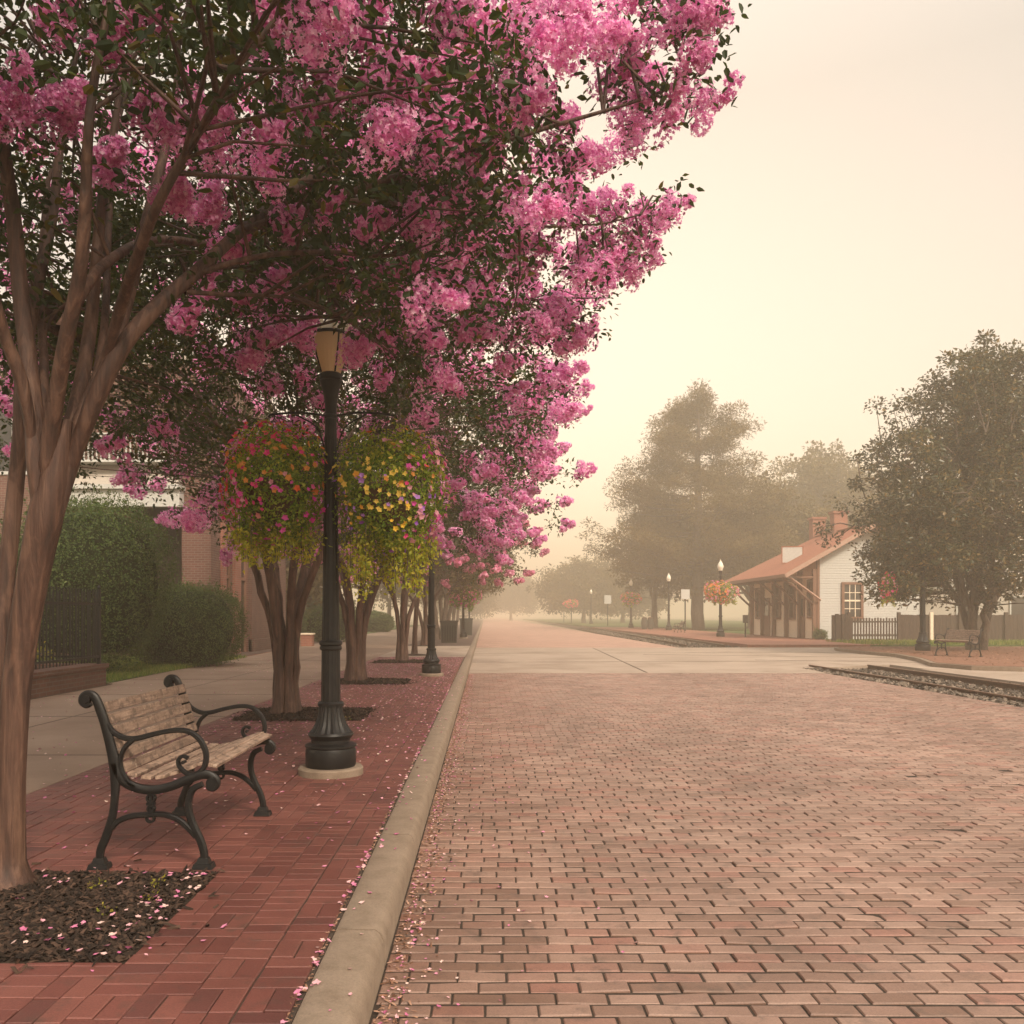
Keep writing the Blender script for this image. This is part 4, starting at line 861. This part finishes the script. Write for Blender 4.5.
for s_ in (-1, 1):
    arm.tube(cat_rom([(-1.315+s_*.04, 7.42, 3.05), (-1.315+s_*.25, 7.42, 3.075), (-1.315+s_*.50, 7.42, 3.06), (-1.315+s_*.52, 7.42, 3.03)], 4), .010, 6)
    arm.tube(cat_rom([(-1.315+s_*.05, 7.42, 2.75), (-1.315+s_*.12, 7.42, 2.95), (-1.315+s_*.30, 7.42, 3.06)], 4), .007, 6)
arm.build('basket_arm', M['iron'], L1)
lamp((-1.19, 19.3, 0), 1, 'second black street lamp along the kerb, its head hidden in pink blossom', 'lantern', 'street lamps on the left sidewalk')
L3 = lamp((-1.25, 50, 0), 1, 'third thin hazy street lamp down the kerb, with a pink flower basket', 'lantern', 'street lamps on the left sidewalk')
lamp((-1.3, 72, 0), 1, 'fourth street lamp, faint and far along the left kerb', 'lantern', 'street lamps on the left sidewalk')
RL = [((15.9, 31.6, -.02), 1.22, 'black street lamp on the island, its top lost in the magnolia leaves'), ((14.4, 53.2, -.05), 1.21, 'globe street lamp with a flower basket nearest the station porch'),
      ((16.05, 76, -.05), 1.28, 'globe street lamp without basket, between the two basket lamps'), ((15.1, 90, -.05), 1.30, 'globe street lamp with a round basket beyond the plain one, by the tracks'), ((15.6, 128, -.05), 1.33, 'farthest and faintest globe street lamp on the right')]
RLs = []
for a in RL: RLs += [lamp(a[0], a[1], a[2], 'globe', 'globe street lamps by the tracks', pad=False)]

def fcol(name, cols): return foliage(name, [((i)/len(cols), c) for i, c in enumerate(cols)], .3, (1, 1, 1), .6, 0, 'CONSTANT')
M['f_red'] = fcol('red_petunia', [(.85, .05, .09), (.90, .08, .20), (.85, .08, .30), (.92, .20, .10)])
M['f_orange'] = fcol('orange_flower', [(.80, .26, .05), (.78, .34, .08), (.80, .16, .05)])
M['f_mag'] = fcol('magenta_flower', [(.80, .06, .42), (.82, .12, .5), (.88, .16, .42)])
M['f_yel'] = fcol('yellow_flower', [(.95, .62, .07), (.95, .70, .15), (.92, .48, .07)])
M['f_pur'] = fcol('purple_flower', [(.42, .16, .65), (.55, .28, .72), (.34, .12, .55)])
M['f_pnk'] = fcol('pink_flower', [(.78, .22, .38), (.82, .40, .50), (.80, .30, .30)])
def basket(c, r, h, label, seed, flowers, n_=9000, leaf=.04, fl=.025, trail=26, group='hanging flower baskets', vm='vine', hang=.25):
    rng = np.random.default_rng(seed); c = np.array(c); root = thing('flower_basket', tuple(c), label, 'flower basket', group)
    def surf(k, lo=.82, hi=1.02):
        D = rng.normal(size=(k, 3)); D /= np.linalg.norm(D, axis=1, keepdims=True); az = np.arctan2(D[:, 1], D[:, 0])
        lb = 1+.10*np.sin(3*az+seed+3*D[:, 2])+.07*np.sin(6*az-5*D[:, 2])+.04*np.sin(11*az+8*D[:, 2]); return c+D*np.array([r, r, h])*(lb*rng.uniform(lo, hi, k))[:, None], D
    P, D = surf(n_, .72, 1.04); U = D*.5+rng.normal(size=D.shape)*.6; U[:, 2] -= .2
    V, Fs = inst(LEAF[0], LEAF[1], P, D+rng.normal(size=D.shape)*.7, leaf*.85*rng.uniform(.6, 1.3, len(P)), rng, .15, U); link_mesh('foliage', V, Fs, M['basket_leaf'], root)
    # trailing vines
    q = []; mb = MB()
    for k in range(trail):
        a = rng.random()*6.283; rr = r*rng.uniform(.35, .9); L = hang*rng.uniform(.5, 1.6)*(1.35-rr/r*.6); p0 = c+np.array([math.cos(a)*rr, math.sin(a)*rr, -h*.75])
        m_ = int(30+L*110); t = rng.random(m_)[:, None]; Pk = p0+np.array([math.cos(a)*.05, math.sin(a)*.05, -1.])*t*L+rng.normal(size=(m_, 3))*np.array([.035, .035, .02])
        mb.tube([tuple(p0+np.array([0, 0, .1])), tuple(p0-np.array([0, 0, L]))], .003, 4, cap=False)
        q.append(inst(LEAF[0], LEAF[1], Pk, rng.normal(size=(m_, 3))+np.array([0, -.5, .3]), leaf*1.05*rng.uniform(.6, 1.2, m_), rng, .1, rng.normal(size=(m_, 3))+np.array([0, 0, -1.])))
    P, D = surf(int(n_*.18), .98, 1.06); kp = (D[:, 2] > .25) | (D[:, 2] < -.6); q.append(inst(LEAF[0], LEAF[1], P[kp], D[kp]+rng.normal(size=D[kp].shape)*.6, leaf*rng.uniform(.6, 1.2, kp.sum()), rng, .1))
    V, Fs = merge(q); v = link_mesh('trailing_vines', V, Fs, M[vm], root)
    if trail: mb.build('vine_stems', M['darkbark'], v)['kind'] = 'stuff'
    budget = 99; nf_ = sum(f[1] for f in flowers)
    for mname, k, cond in flowers:
        P, D = surf(k*6, 1.02, 1.09); kp = np.array([cond(d) for d in D]); P = P[kp][:k]; D = D[kp][:k]
        if len(P) == 0: continue
        N = D+rng.normal(size=D.shape)*.35+np.array([0, 0, .1]); S = fl*rng.uniform(.6, 1.35, len(P)); order = np.argsort(D[:, 1])
        mine = min(len(P), int(budget*k/nf_)) if c[1] < 10 else 0
        for i in order[:mine]:
            V, Fs = inst(PET[0], PET[1], P[i:i+1], N[i:i+1], S[i:i+1], rng, .08); link_mesh('flower', V, Fs, M[mname], root)
        o_ = order[mine:]
        if len(o_):
            V, Fs = inst(PET[0], PET[1], P[o_], N[o_], S[o_], rng, .08); link_mesh('small_flowers', V, Fs, M[mname], root)['kind'] = 'stuff'
    b = MB().lathe([(.02, -h*.62), (r*.38, -h*.55), (r*.6, -h*.25), (r*.66, .02), (r*.55, h*.1)], tuple(c), 24); auto_smooth(b.build('liner', M['coir'], root))
    ch = MB()
    for k in range(3):
        a = k*2.094+.4; ch.tube([(c[0]+math.cos(a)*r*.62, c[1]+math.sin(a)*r*.62, c[2]+.02), (c[0], c[1], c[2]+h+.16)], .003, 4)
    ch.build('chain', M['iron'], root)
    return root
al = lambda d: True
basket((-1.775, 7.38, 2.43), .425, .49, 'big round flower basket left of the near lamp post, red and magenta blooms', 201,
       [('f_red', 170, lambda d: d[0] < .1 and d[2] > -.5), ('f_red', 60, lambda d: d[2] > .35), ('f_orange', 40, lambda d: d[1] < 0 and -.2 < d[2] < .7), ('f_mag', 70, lambda d: d[2] < .1), ('f_pnk', 80, lambda d: d[0] < -.35), ('f_pnk', 16, lambda d: d[1] < 0)], trail=30, hang=.20)
basket((-.815, 7.36, 2.38), .455, .52, 'big flower basket right of the near lamp post, yellow and purple blooms, long vines', 202,
       [('f_yel', 75, lambda d: d[1] < -.55 and abs(d[2]+.05) < .5 and d[0] < .45), ('f_orange', 16, lambda d: d[1] < -.2 and d[2] > -.1), ('f_pur', 40, lambda d: d[1] < 0 and d[2] < .2), ('f_pnk', 70, lambda d: d[0] > .45), ('f_mag', 36, lambda d: d[0] > .5), ('f_pnk', 26, lambda d: d[2] > .55), ('f_red', 12, lambda d: d[0] > .3)], trail=34, hang=.30)
far_fl = [('f_pnk', 160, al), ('f_red', 90, lambda d: d[0] < 0), ('f_orange', 80, al), ('f_pnk', 80, lambda d: d[2] < 0)]
basket((-1.2, 50, 2.42), .95, .55, 'round pink flower basket on the third lamp of the left kerb, far off', 203, [('f_pnk', 260, al), ('f_mag', 60, al)], 2600, .10, .07, 8, vm='basket_leaf')
basket((14.4, 53.15, 2.75), .95, .62, 'orange and pink flower basket around the lamp by the station porch', 204, [('f_orange', 200, lambda d: d[0] < .2), ('f_pnk', 160, al), ('f_orange', 60, al)], 2600, .10, .075, 8)
basket((15.1, 89.9, 3.05), 1.0, .6, 'hazy rust-coloured flower basket on the lamp beside the far tracks', 205, [('f_orange', 160, al), ('f_pnk', 120, al)], 1800, .14, .10, 6)
basket((13.9, 140, 3.2), 1.1, .6, 'faintest red flower basket, hanging far off near the last signs', 206, [('f_red', 200, al)], 900, .2, .14, 0)
basket((14.75, 31.8, 2.35), .28, .5, 'small red and pink blossom basket at the left of the island lamp', 207, [('f_red', 90, al), ('f_pnk', 60, al)], 900, .06, .05, 4)
_p = MB().tube([(13.9, 140, 0), (13.9, 140, 4.0)], .08, 8).tube([(13.9, 140, 4.0), (13.9, 140, 4.05)], .12, 8).build('basket_pole', M['iron'], None, loc=(13.9, 140, 0)); tag(_p, 'faint thin pole carrying the farthest red basket', 'pole')
MB().tube([(15.9, 31.6, 3.15), (15.3, 31.7, 3.2), (14.75, 31.8, 3.15)], .014, 6).build('basket_arm', M['iron'], RLs[0])
print('lamps')

# ------------------------------------------------------------------ station
st = thing('train_station', (19.1, 50, 0), 'low white clapboard railway station with red roof and deep bracketed eaves', 'building')
X0, X1, Y0, Y1, ZE, ZR, XR, XO = 19.1, 25.1, 50.0, 62.0, 3.55, 6.45, 22.1, 17.0
sl = (ZR-ZE)/(XR-XO); zw = ZE+sl*(X0-XO)-.12; xr_o = 2*XR-XO
MB().prism([(X0+.06, -.1), (X1-.06, -.1), (X1-.06, zw-.1), (XR, ZR-.28), (X0+.06, zw-.1)], 'y', Y0+.06, Y1-.06).build('wall', M['cream'], st)
g = MB(); z = -.02
while z < ZR-.35:
    hw = 3.0 if z < zw-.1 else max(0, (ZR-.34-z)/sl); 
    if hw < .15: break
    g.box((XR, Y0+.02, z+.07), (2*min(hw, 3.0), .03, .152), rx=R(-9)); z += .145
g.build('gable_siding', M['white'], st)
g = MB(); z = -.02
while z < zw-.15:
    g.box((X0+.02, (Y0+Y1)/2, z+.07), (.03, Y1-Y0, .152), ry=R(9)); z += .145
g.build('side_siding', M['cream'], st)  # track-side boards: sunlit warmth sits in their colour
for (x, y) in ((X0-.02, Y0-.02), (X1-.1, Y0-.02)): MB().bbox(x, x+.14, y-.04, y+.14, -.1, zw-.05).build('corner_board', M['trim'], st)
def window(x0, z0, w1, h1, face, nx=3, nz=4, fr='trim', parent=st):
    """face 'f': on the gable (x range), 's': on the track side (y range)"""
    def bx(m_, a, b_, c, d, o0, o1):
        return m_.bbox(a, b_, Y0-o1, Y0-o0, c, d) if face == 'f' else m_.bbox(X0-o1, X0-o0, a, b_, c, d)
    f = MB(); t = .14
    bx(f, x0-t, x0, z0-t, z0+h1+t, .0, .12); bx(f, x0+w1, x0+w1+t, z0-t, z0+h1+t, .0, .12); bx(f, x0, x0+w1, z0+h1, z0+h1+t, .0, .12); bx(f, x0, x0+w1, z0-t, z0, .0, .14)
    fo = f.build('window', M[fr], parent); p = MB(); bx(p, x0, x0+w1, z0, z0+h1, .01, .03); p.build('pane', M['glass'], fo)
    s_ = MB()
    for i in range(1, nx): bx(s_, x0+w1*i/nx-.02, x0+w1*i/nx+.02, z0, z0+h1, .031, .07)
    for i in range(1, nz): bx(s_, x0, x0+w1, z0+h1*i/nz-(.045 if i*2 == nz else .02), z0+h1*i/nz+(.045 if i*2 == nz else .02), .031, .066)
    s_.build('muntins', M['cream'] if face == 'f' else M['trim'], fo)
window(20.62, 1.25, .95, 1.85, 'f', 3, 4)
for (a, z0, w1, h1) in ((50.7, 1.3, .5, 2.0), (53.6, 1.2, .7, 1.9), (56.2, 1.2, .7, 1.9), (60.3, 1.2, .7, 1.9)): window(a, z0, w1, h1, 's', 2, 4)
for y0 in (51.9, 58.2):
    d = MB().bbox(X0-.08, X0-.003, y0, y0+1.1, -.04, 2.5).build('door', M['trim'], st); MB().bbox(X0-.10, X0-.081, y0+.15, y0+.95, 1.3, 2.3).build('pane', M['glass'], d)
for i, y in enumerate(np.linspace(Y0+.1, Y1-.1, 6)):
    MB().bbox(X0-.24, X0-.005, y-.11, y+.11, -.05, ZE+.45).build('pilaster', M['trim'], st)
    bq = MB(); P = cat_rom([(X0-.2, y, 1.95), (X0-.75, y, 2.45), (X0-1.3, y, 3.0), (XO+.15, y, ZE-.08)], 4); bq.tube(P, .07, 4); bq.box(((X0+XO)/2-.08, y, ZE-.02+.0), (X0-XO-.25, .12, .12)); bq.build('bracket', M['trim'], st)
r_ = MB(); th = .12
hipy = Y1+.5; yn = Y0-.75
def slab(pts): 
    b = r_.n(); 
    for p in pts: r_.V.append(p)
    for p in pts: r_.V.append((p[0], p[1], p[2]+th))
    k = len(pts); r_.face([b+i for i in range(k)][::-1]); r_.face([b+k+i for i in range(k)])
    for i in range(k): r_.face((b+i, b+(i+1) % k, b+k+(i+1) % k, b+k+i))
slab([(XO, yn, ZE), (XR, yn, ZR), (XR, Y1-4.0, ZR), (XO, hipy, ZE)])
slab([(xr_o, yn, ZE), (xr_o, hipy, ZE), (XR, Y1-4.0, ZR), (XR, yn, ZR)])
slab([(XO, hipy, ZE), (XR, Y1-4.0, ZR), (xr_o, hipy, ZE)])
r_.build('roof', M['roof'], st)
MB().box((XR, (yn+Y1-4)/2, ZR+th+.03), (.25, Y1-4-yn, .06)).build('ridge_cap', M['roof'], st)
fs = MB()
fs.box((XO-.025, (yn+hipy)/2, ZE+.03), (.04, hipy-yn, .2))
fs.build('gutter', M['trim'], st)
fs = MB(); a_ = math.atan2(ZR-ZE, XR-XO); Lr = math.hypot(ZR-ZE, XR-XO)
fs.box(((XO+XR)/2, yn-.02, (ZE+ZR)/2+.02), (Lr, .035, .24), ry=-a_); fs.box(((xr_o+XR)/2, yn-.02, (ZE+ZR)/2+.02), (Lr, .035, .24), ry=a_)
fs.build('rake_board', M['rake'], st)
MB().tube([(XO+.3, yn+.4, ZE+.02), (X0+.1, yn+.5, 2.2)], .07, 4).build('corner_brace', M['rake'], st)
for (y, x, h1) in ((58.4, 22.3, 7.75), (54.6, 22.2, 7.7)):
    c = MB().bbox(x-.42, x+.42, y-.35, y+.35, 5.6, h1).build('chimney', M['chim'], st); MB().bbox(x-.5, x+.5, y-.43, y+.43, h1, h1+.14).build('chimney_cap', M['chim'], c)
sg = thing('roof_sign', (18.9, 53.5, 4.6), 'white sign board with a red edge standing on the station roof', 'sign')
MB().box((18.9, 53.5, 5.05), (1.15, .06, .95), rz=R(-14)).build('board', M['white'], sg)
f = MB(); 
for dx, dz, wx, wz in ((0, .50, 1.27, .06), (0, -.50, 1.27, .06), (-.605, 0, .06, .94), (.605, 0, .06, .94)): f.box((18.9+dx*math.cos(R(-14)), 53.5+dx*math.sin(R(-14)), 5.05+dz), (wx, .09, wz), rz=R(-14))
f.build('frame', M['roof'], sg)
# buildings behind the magnolia
ob = thing('white_outbuilding', (30, 52, 0), 'pale low building behind the wooden fence and the magnolia trunk', 'building')
MB().bbox(26.2, 38, 52, 60, -.1, 3.4).build('wall', M['palew'], ob); MB().prism([(51.6, 3.405), (60.4, 3.405), (56, 4.9)], 'x', 25.9, 38.4).build('roof', M['palew'], ob)
MB().bbox(26.2, 38, 51.9, 51.995, 2.9, 3.3).build('fascia', M['white'], ob)
for x in (28.2, 31.4, 34.6): 
    f = MB().bbox(x-.08, x+1.18, 51.9, 51.995, 1.1, 1.18).bbox(x-.08, x+1.18, 51.9, 51.995, 2.4, 2.48).bbox(x-.08, x, 51.9, 51.995, 1.18, 2.4).bbox(x+1.1, x+1.18, 51.9, 51.995, 1.18, 2.4).build('window', M['white'], ob); MB().bbox(x, x+1.1, 51.95, 51.99, 1.18, 2.4).build('pane', M['glass'], f)
# wooden fence
wf = thing('wooden_fence', (24, 45.5, 0), 'brown wooden fence of pickets and boards running right from the station corner', 'fence')
rng_ = random.Random(3)
pk = MB(); x = 19.05
while x < 21.5: pk.box((x, 45.5+rng_.uniform(-.01, .01), .62), (.085, .025, 1.15+rng_.uniform(-.05, .05)), rz=rng_.uniform(-.05, .05)); x += .15
pk.build('pickets', M['fencewood'], wf)
MB().bbox(19.0, 21.6, 45.53, 45.58, .95, 1.04).bbox(19.0, 21.6, 45.53, 45.58, .25, .34).build('rail', M['fencewood'], wf)
bo = MB(); x = 21.7
while x < 36: bo.box((x, 45.5, .68), (.185, .025, 1.35+rng_.uniform(-.03, .03))); x += .195
bo.build('boards', M['fencewood'], wf)
bo = MB(); x = 18.15
while x < 19.0: bo.box((x, 45.3+rng_.uniform(-.05, .05), .68), (.15, .12, 1.45+rng_.uniform(-.12, .06))); x += .16
bo.build('gate_boards', M['fencewood'], wf)
for x in (19.02, 21.6, 23.3, 24.8, 27.2, 29.6, 32): MB().box((x, 45.42, .72), (.16, .14, 1.55)).build('post', M['fencewood'] if x != 23.3 else M['cream'], wf)
shrub('round_shrub', 'tiny green bush at the foot of the station corner', (18.9, 49.1, .2), (.38, .3, .3), 41, 900, .08, spikes=4)
# platform furniture
def sign(loc, h, bw, bh, label, m='white', post='iron'):
    r = thing('platform_sign', loc, label, 'sign'); MB().tube([(loc[0], loc[1], loc[2]), (loc[0], loc[1], h)], .06, 8).build('post', M[post], r)
    MB().box((loc[0], loc[1]-.08, h-bh/2), (bw, .05, bh)).build('board', M[m], r); return r
sign((17.6, 76.5, -.05), 3.6, .75, .85, 'white-topped sign post left of the station, right of the plain globe lamp')
sign((15.8, 112, -.05), 3.9, .9, 1.1, 'pale hazy sign post near the far lamps', 'white', 'iron')
sign((13.6, 150, -.05), 3.6, 2.4, .6, 'faint pale banner board at the far end of the platform', 'white', 'iron')
pb = thing('marker_post', (16.4, 54.8, 0), 'short dark marker post with a box on the brick platform by the porch', 'post'); MB().tube([(16.4, 54.8, -.05), (16.4, 54.8, 1.3)], .05, 8).build('post', M['iron'], pb); MB().box((16.4, 54.8, 1.1), (.28, .2, .5)).build('box', M['binm'], pb)
for i, (x, lab) in enumerate(((15.75, 'left one of two dark barrels on the far platform'), (16.35, 'right one of two dark barrels on the far platform'))):
    b = thing('barrel', (x, 86, -.05), lab, 'barrel', 'barrels on the platform'); auto_smooth(MB().lathe([(.24, 0), (.3, .25), (.33, .55), (.3, .85), (.25, 1.1)], (x, 86, -.05), 14).build('body', M['binm'], b)); MB().lathe([(.27, 1.1), (.27, 1.14), (.1, 1.2)], (x, 86, -.05), 14).build('lid', M['trim'], b)
# litter bins on the left
for (x, y, s, lab) in ((-1.75, 42.5, 1, 'square grey litter bin near the kerb behind the second lamp'), (-1.25, 58, 1.05, 'farther square litter bin, hazy, close to the kerb')):
    b = thing('litter_bin', (x, y, 0), lab, 'bin', 'litter bins on the left sidewalk')
    MB().box((x, y, .5*s), (.74*s, .6*s, 1.0*s), taper=1.1).build('body', M['binm'], b)
    MB().box((x, y, 1.04*s), (.90*s, .74*s, .08*s)).build('rim', M['binm'], b)
    sl_ = MB()
    for k in range(6): sl_.box((x-.3*s+k*.12*s, y-.325*s, .52*s), (.05*s, .03, .85*s), rx=R(-2.6))
    sl_.build('slats', M['iron'], b)

# ------------------------------------------------------------------ litter on the ground
rng = np.random.default_rng(77)
def litter(name, P, m, s0, s1, label, tmpl=PET, flatn=.25):
    N = rng.normal(size=P.shape)*flatn; N[:, 2] = 1
    V, Fs = inst(tmpl[0], tmpl[1], P, N, rng.uniform(s0, s1, len(P)), rng, .25); tag(link_mesh(name, V, Fs, m), label, None, None, 'stuff')
def P3(x, y, z): return np.stack([x, y, np.broadcast_to(z, x.shape)], 1)
n1 = 5600; y = 3+rng.random(n1)**.75*25; x = rng.uniform(-3.4, -.7, n1); k = rng.random(n1) < np.clip((y-3.5)/7, .10, 1); q = [P3(x[k], y[k], .006)]
q.append(P3(rng.uniform(-3.3, -1.4, 110), rng.uniform(3.4, 4.55, 110), .03)); q.append(P3(rng.normal(-1.47, .08, 50), rng.uniform(3.4, 4.5, 50), .022))
x = -.645-np.abs(rng.normal(0, .02, 260)); q.append(P3(x, 1.8+rng.random(260)*16, .004))
x = -.63+rng.random(90)*.17; q.append(P3(x, 1.8+rng.random(90)*18, .011))
x = rng.uniform(-7, -3.5, 700); q.append(P3(x, rng.uniform(5, 30, 700), .002))
litter('petal_litter', np.concatenate(q), M['petal'], .007, .017, 'pink petals scattered over the sidewalk, mulch and path')
n2 = 1300; y = 1.9+rng.random(n2)**1.2*20; x = -.40+np.abs(rng.normal(0, .09, n2)); litter('petal_litter', P3(x, y, RZ+.007), M['petal'], .005, .011, 'pink petals and blossom gathered in the gutter')
x = np.abs(rng.normal(0, .6, 240))-.4; litter('petal_litter', P3(x, 2+rng.random(240)*14, RZ+.007), M['petal'], .006, .012, 'loose petals blown onto the brick street')
n3 = 2600; y = 1.9+rng.random(n3)*20; x = -.41+np.abs(rng.normal(0, .07, n3)); litter('leaf_litter', P3(x, y, RZ+.004), M['litter'], .006, .016, 'brown leaf crumbs in the gutter', CHIP)
x = -.645-np.abs(rng.normal(0, .012, 1400)); litter('leaf_litter', P3(x, 1.5+rng.random(1400)*20, .002), M['litter'], .004, .010, 'brown crumbs along the back of the kerb', CHIP)
for i, (a, b_, c, d) in enumerate(BEDS):
    nn_ = (11500, 9300, 6200, 3600)[i]; x = rng.uniform(a+.01, b_-.01, nn_); y = rng.uniform(c+.01, d-.01, nn_); sp_ = rng.random(nn_) < .05; x = x+sp_*rng.normal(size=nn_)*.12; y = y+sp_*rng.normal(size=nn_)*.12; x = np.minimum(x, -.75)
    hgt = .012+.05*np.exp(-(((x-(a+b_)/2)**2+(y-(c+d)/2)**2)/.35))*(i > 0)
    litter('mulch', P3(x, y, 0)+np.stack([0*x, 0*x, hgt*rng.random(nn_)], 1), M['chipm'], (.010, .014, .018, .02)[i], (.028, .034, .04, .045)[i], 'dark shredded bark mulch in a sidewalk tree bed', CHIP, .5)
m0 = MB()
for (x, y) in ((-2.42, 11.75), (-2.5, 17.5), (-2.35, 25), (-2.37, 29.3), (-2.6, 38)): m0.lathe([(.6, -.01), (.5, .012), (.3, .03), (.1, .05)], (x, y, 0), 20)
_m = m0.build('mulch_mound', M['soil'], None, True); tag(_m, 'low dark mulch mounds round the tree feet', None, None, 'stuff')
# small weeds in the bed
wd = leaf_cloud(rng, np.array([[-1.9, 4.25, .03], [-1.62, 4.3, .03], [-1.55, 4.05, .03], [-1.7, 3.9, .02], [-2.05, 10.9, .03], [-1.75, 11.1, .03]]), .05, 26, .018, LEAF, -.6); tag(link_mesh('weeds', wd[0], wd[1], M['ylw_leaf']), 'tiny yellow-green weeds in the mulch', None, None, 'stuff')
x = rng.uniform(13.3, 32, 2600); y = rng.uniform(23.2, 37, 2600); kp = (x > 14.9) | ((y < 27) & (x > 13.7)); litter('leaf_litter', P3(x[kp], y[kp], -.012), M['litter'], .02, .05, 'brown fallen leaves on the island', CHIP)

# ------------------------------------------------------------------ haze
hz = MB().bbox(-640, 640, -80, 1260, -1.7, 34).build('haze', M['white']); hz['kind'] = 'stuff'
hm = bpy.data.materials.new('haze_air'); hm.use_nodes = True; hn = hm.node_tree.nodes; hn.clear()
ho = hn.new('ShaderNodeOutputMaterial'); hv = hn.new('ShaderNodeVolumePrincipled'); hv.inputs['Color'].default_value = (1.0, .90, .73, 1); hv.inputs['Density'].default_value = HAZE_D; hv.inputs['Anisotropy'].default_value = .38
hm.node_tree.links.new(hv.outputs[0], ho.inputs['Volume']); hz.data.materials.clear(); hz.data.materials.append(hm)
print('done', sum(len(o.data.polygons) for o in sc.objects if o.type == 'MESH'))
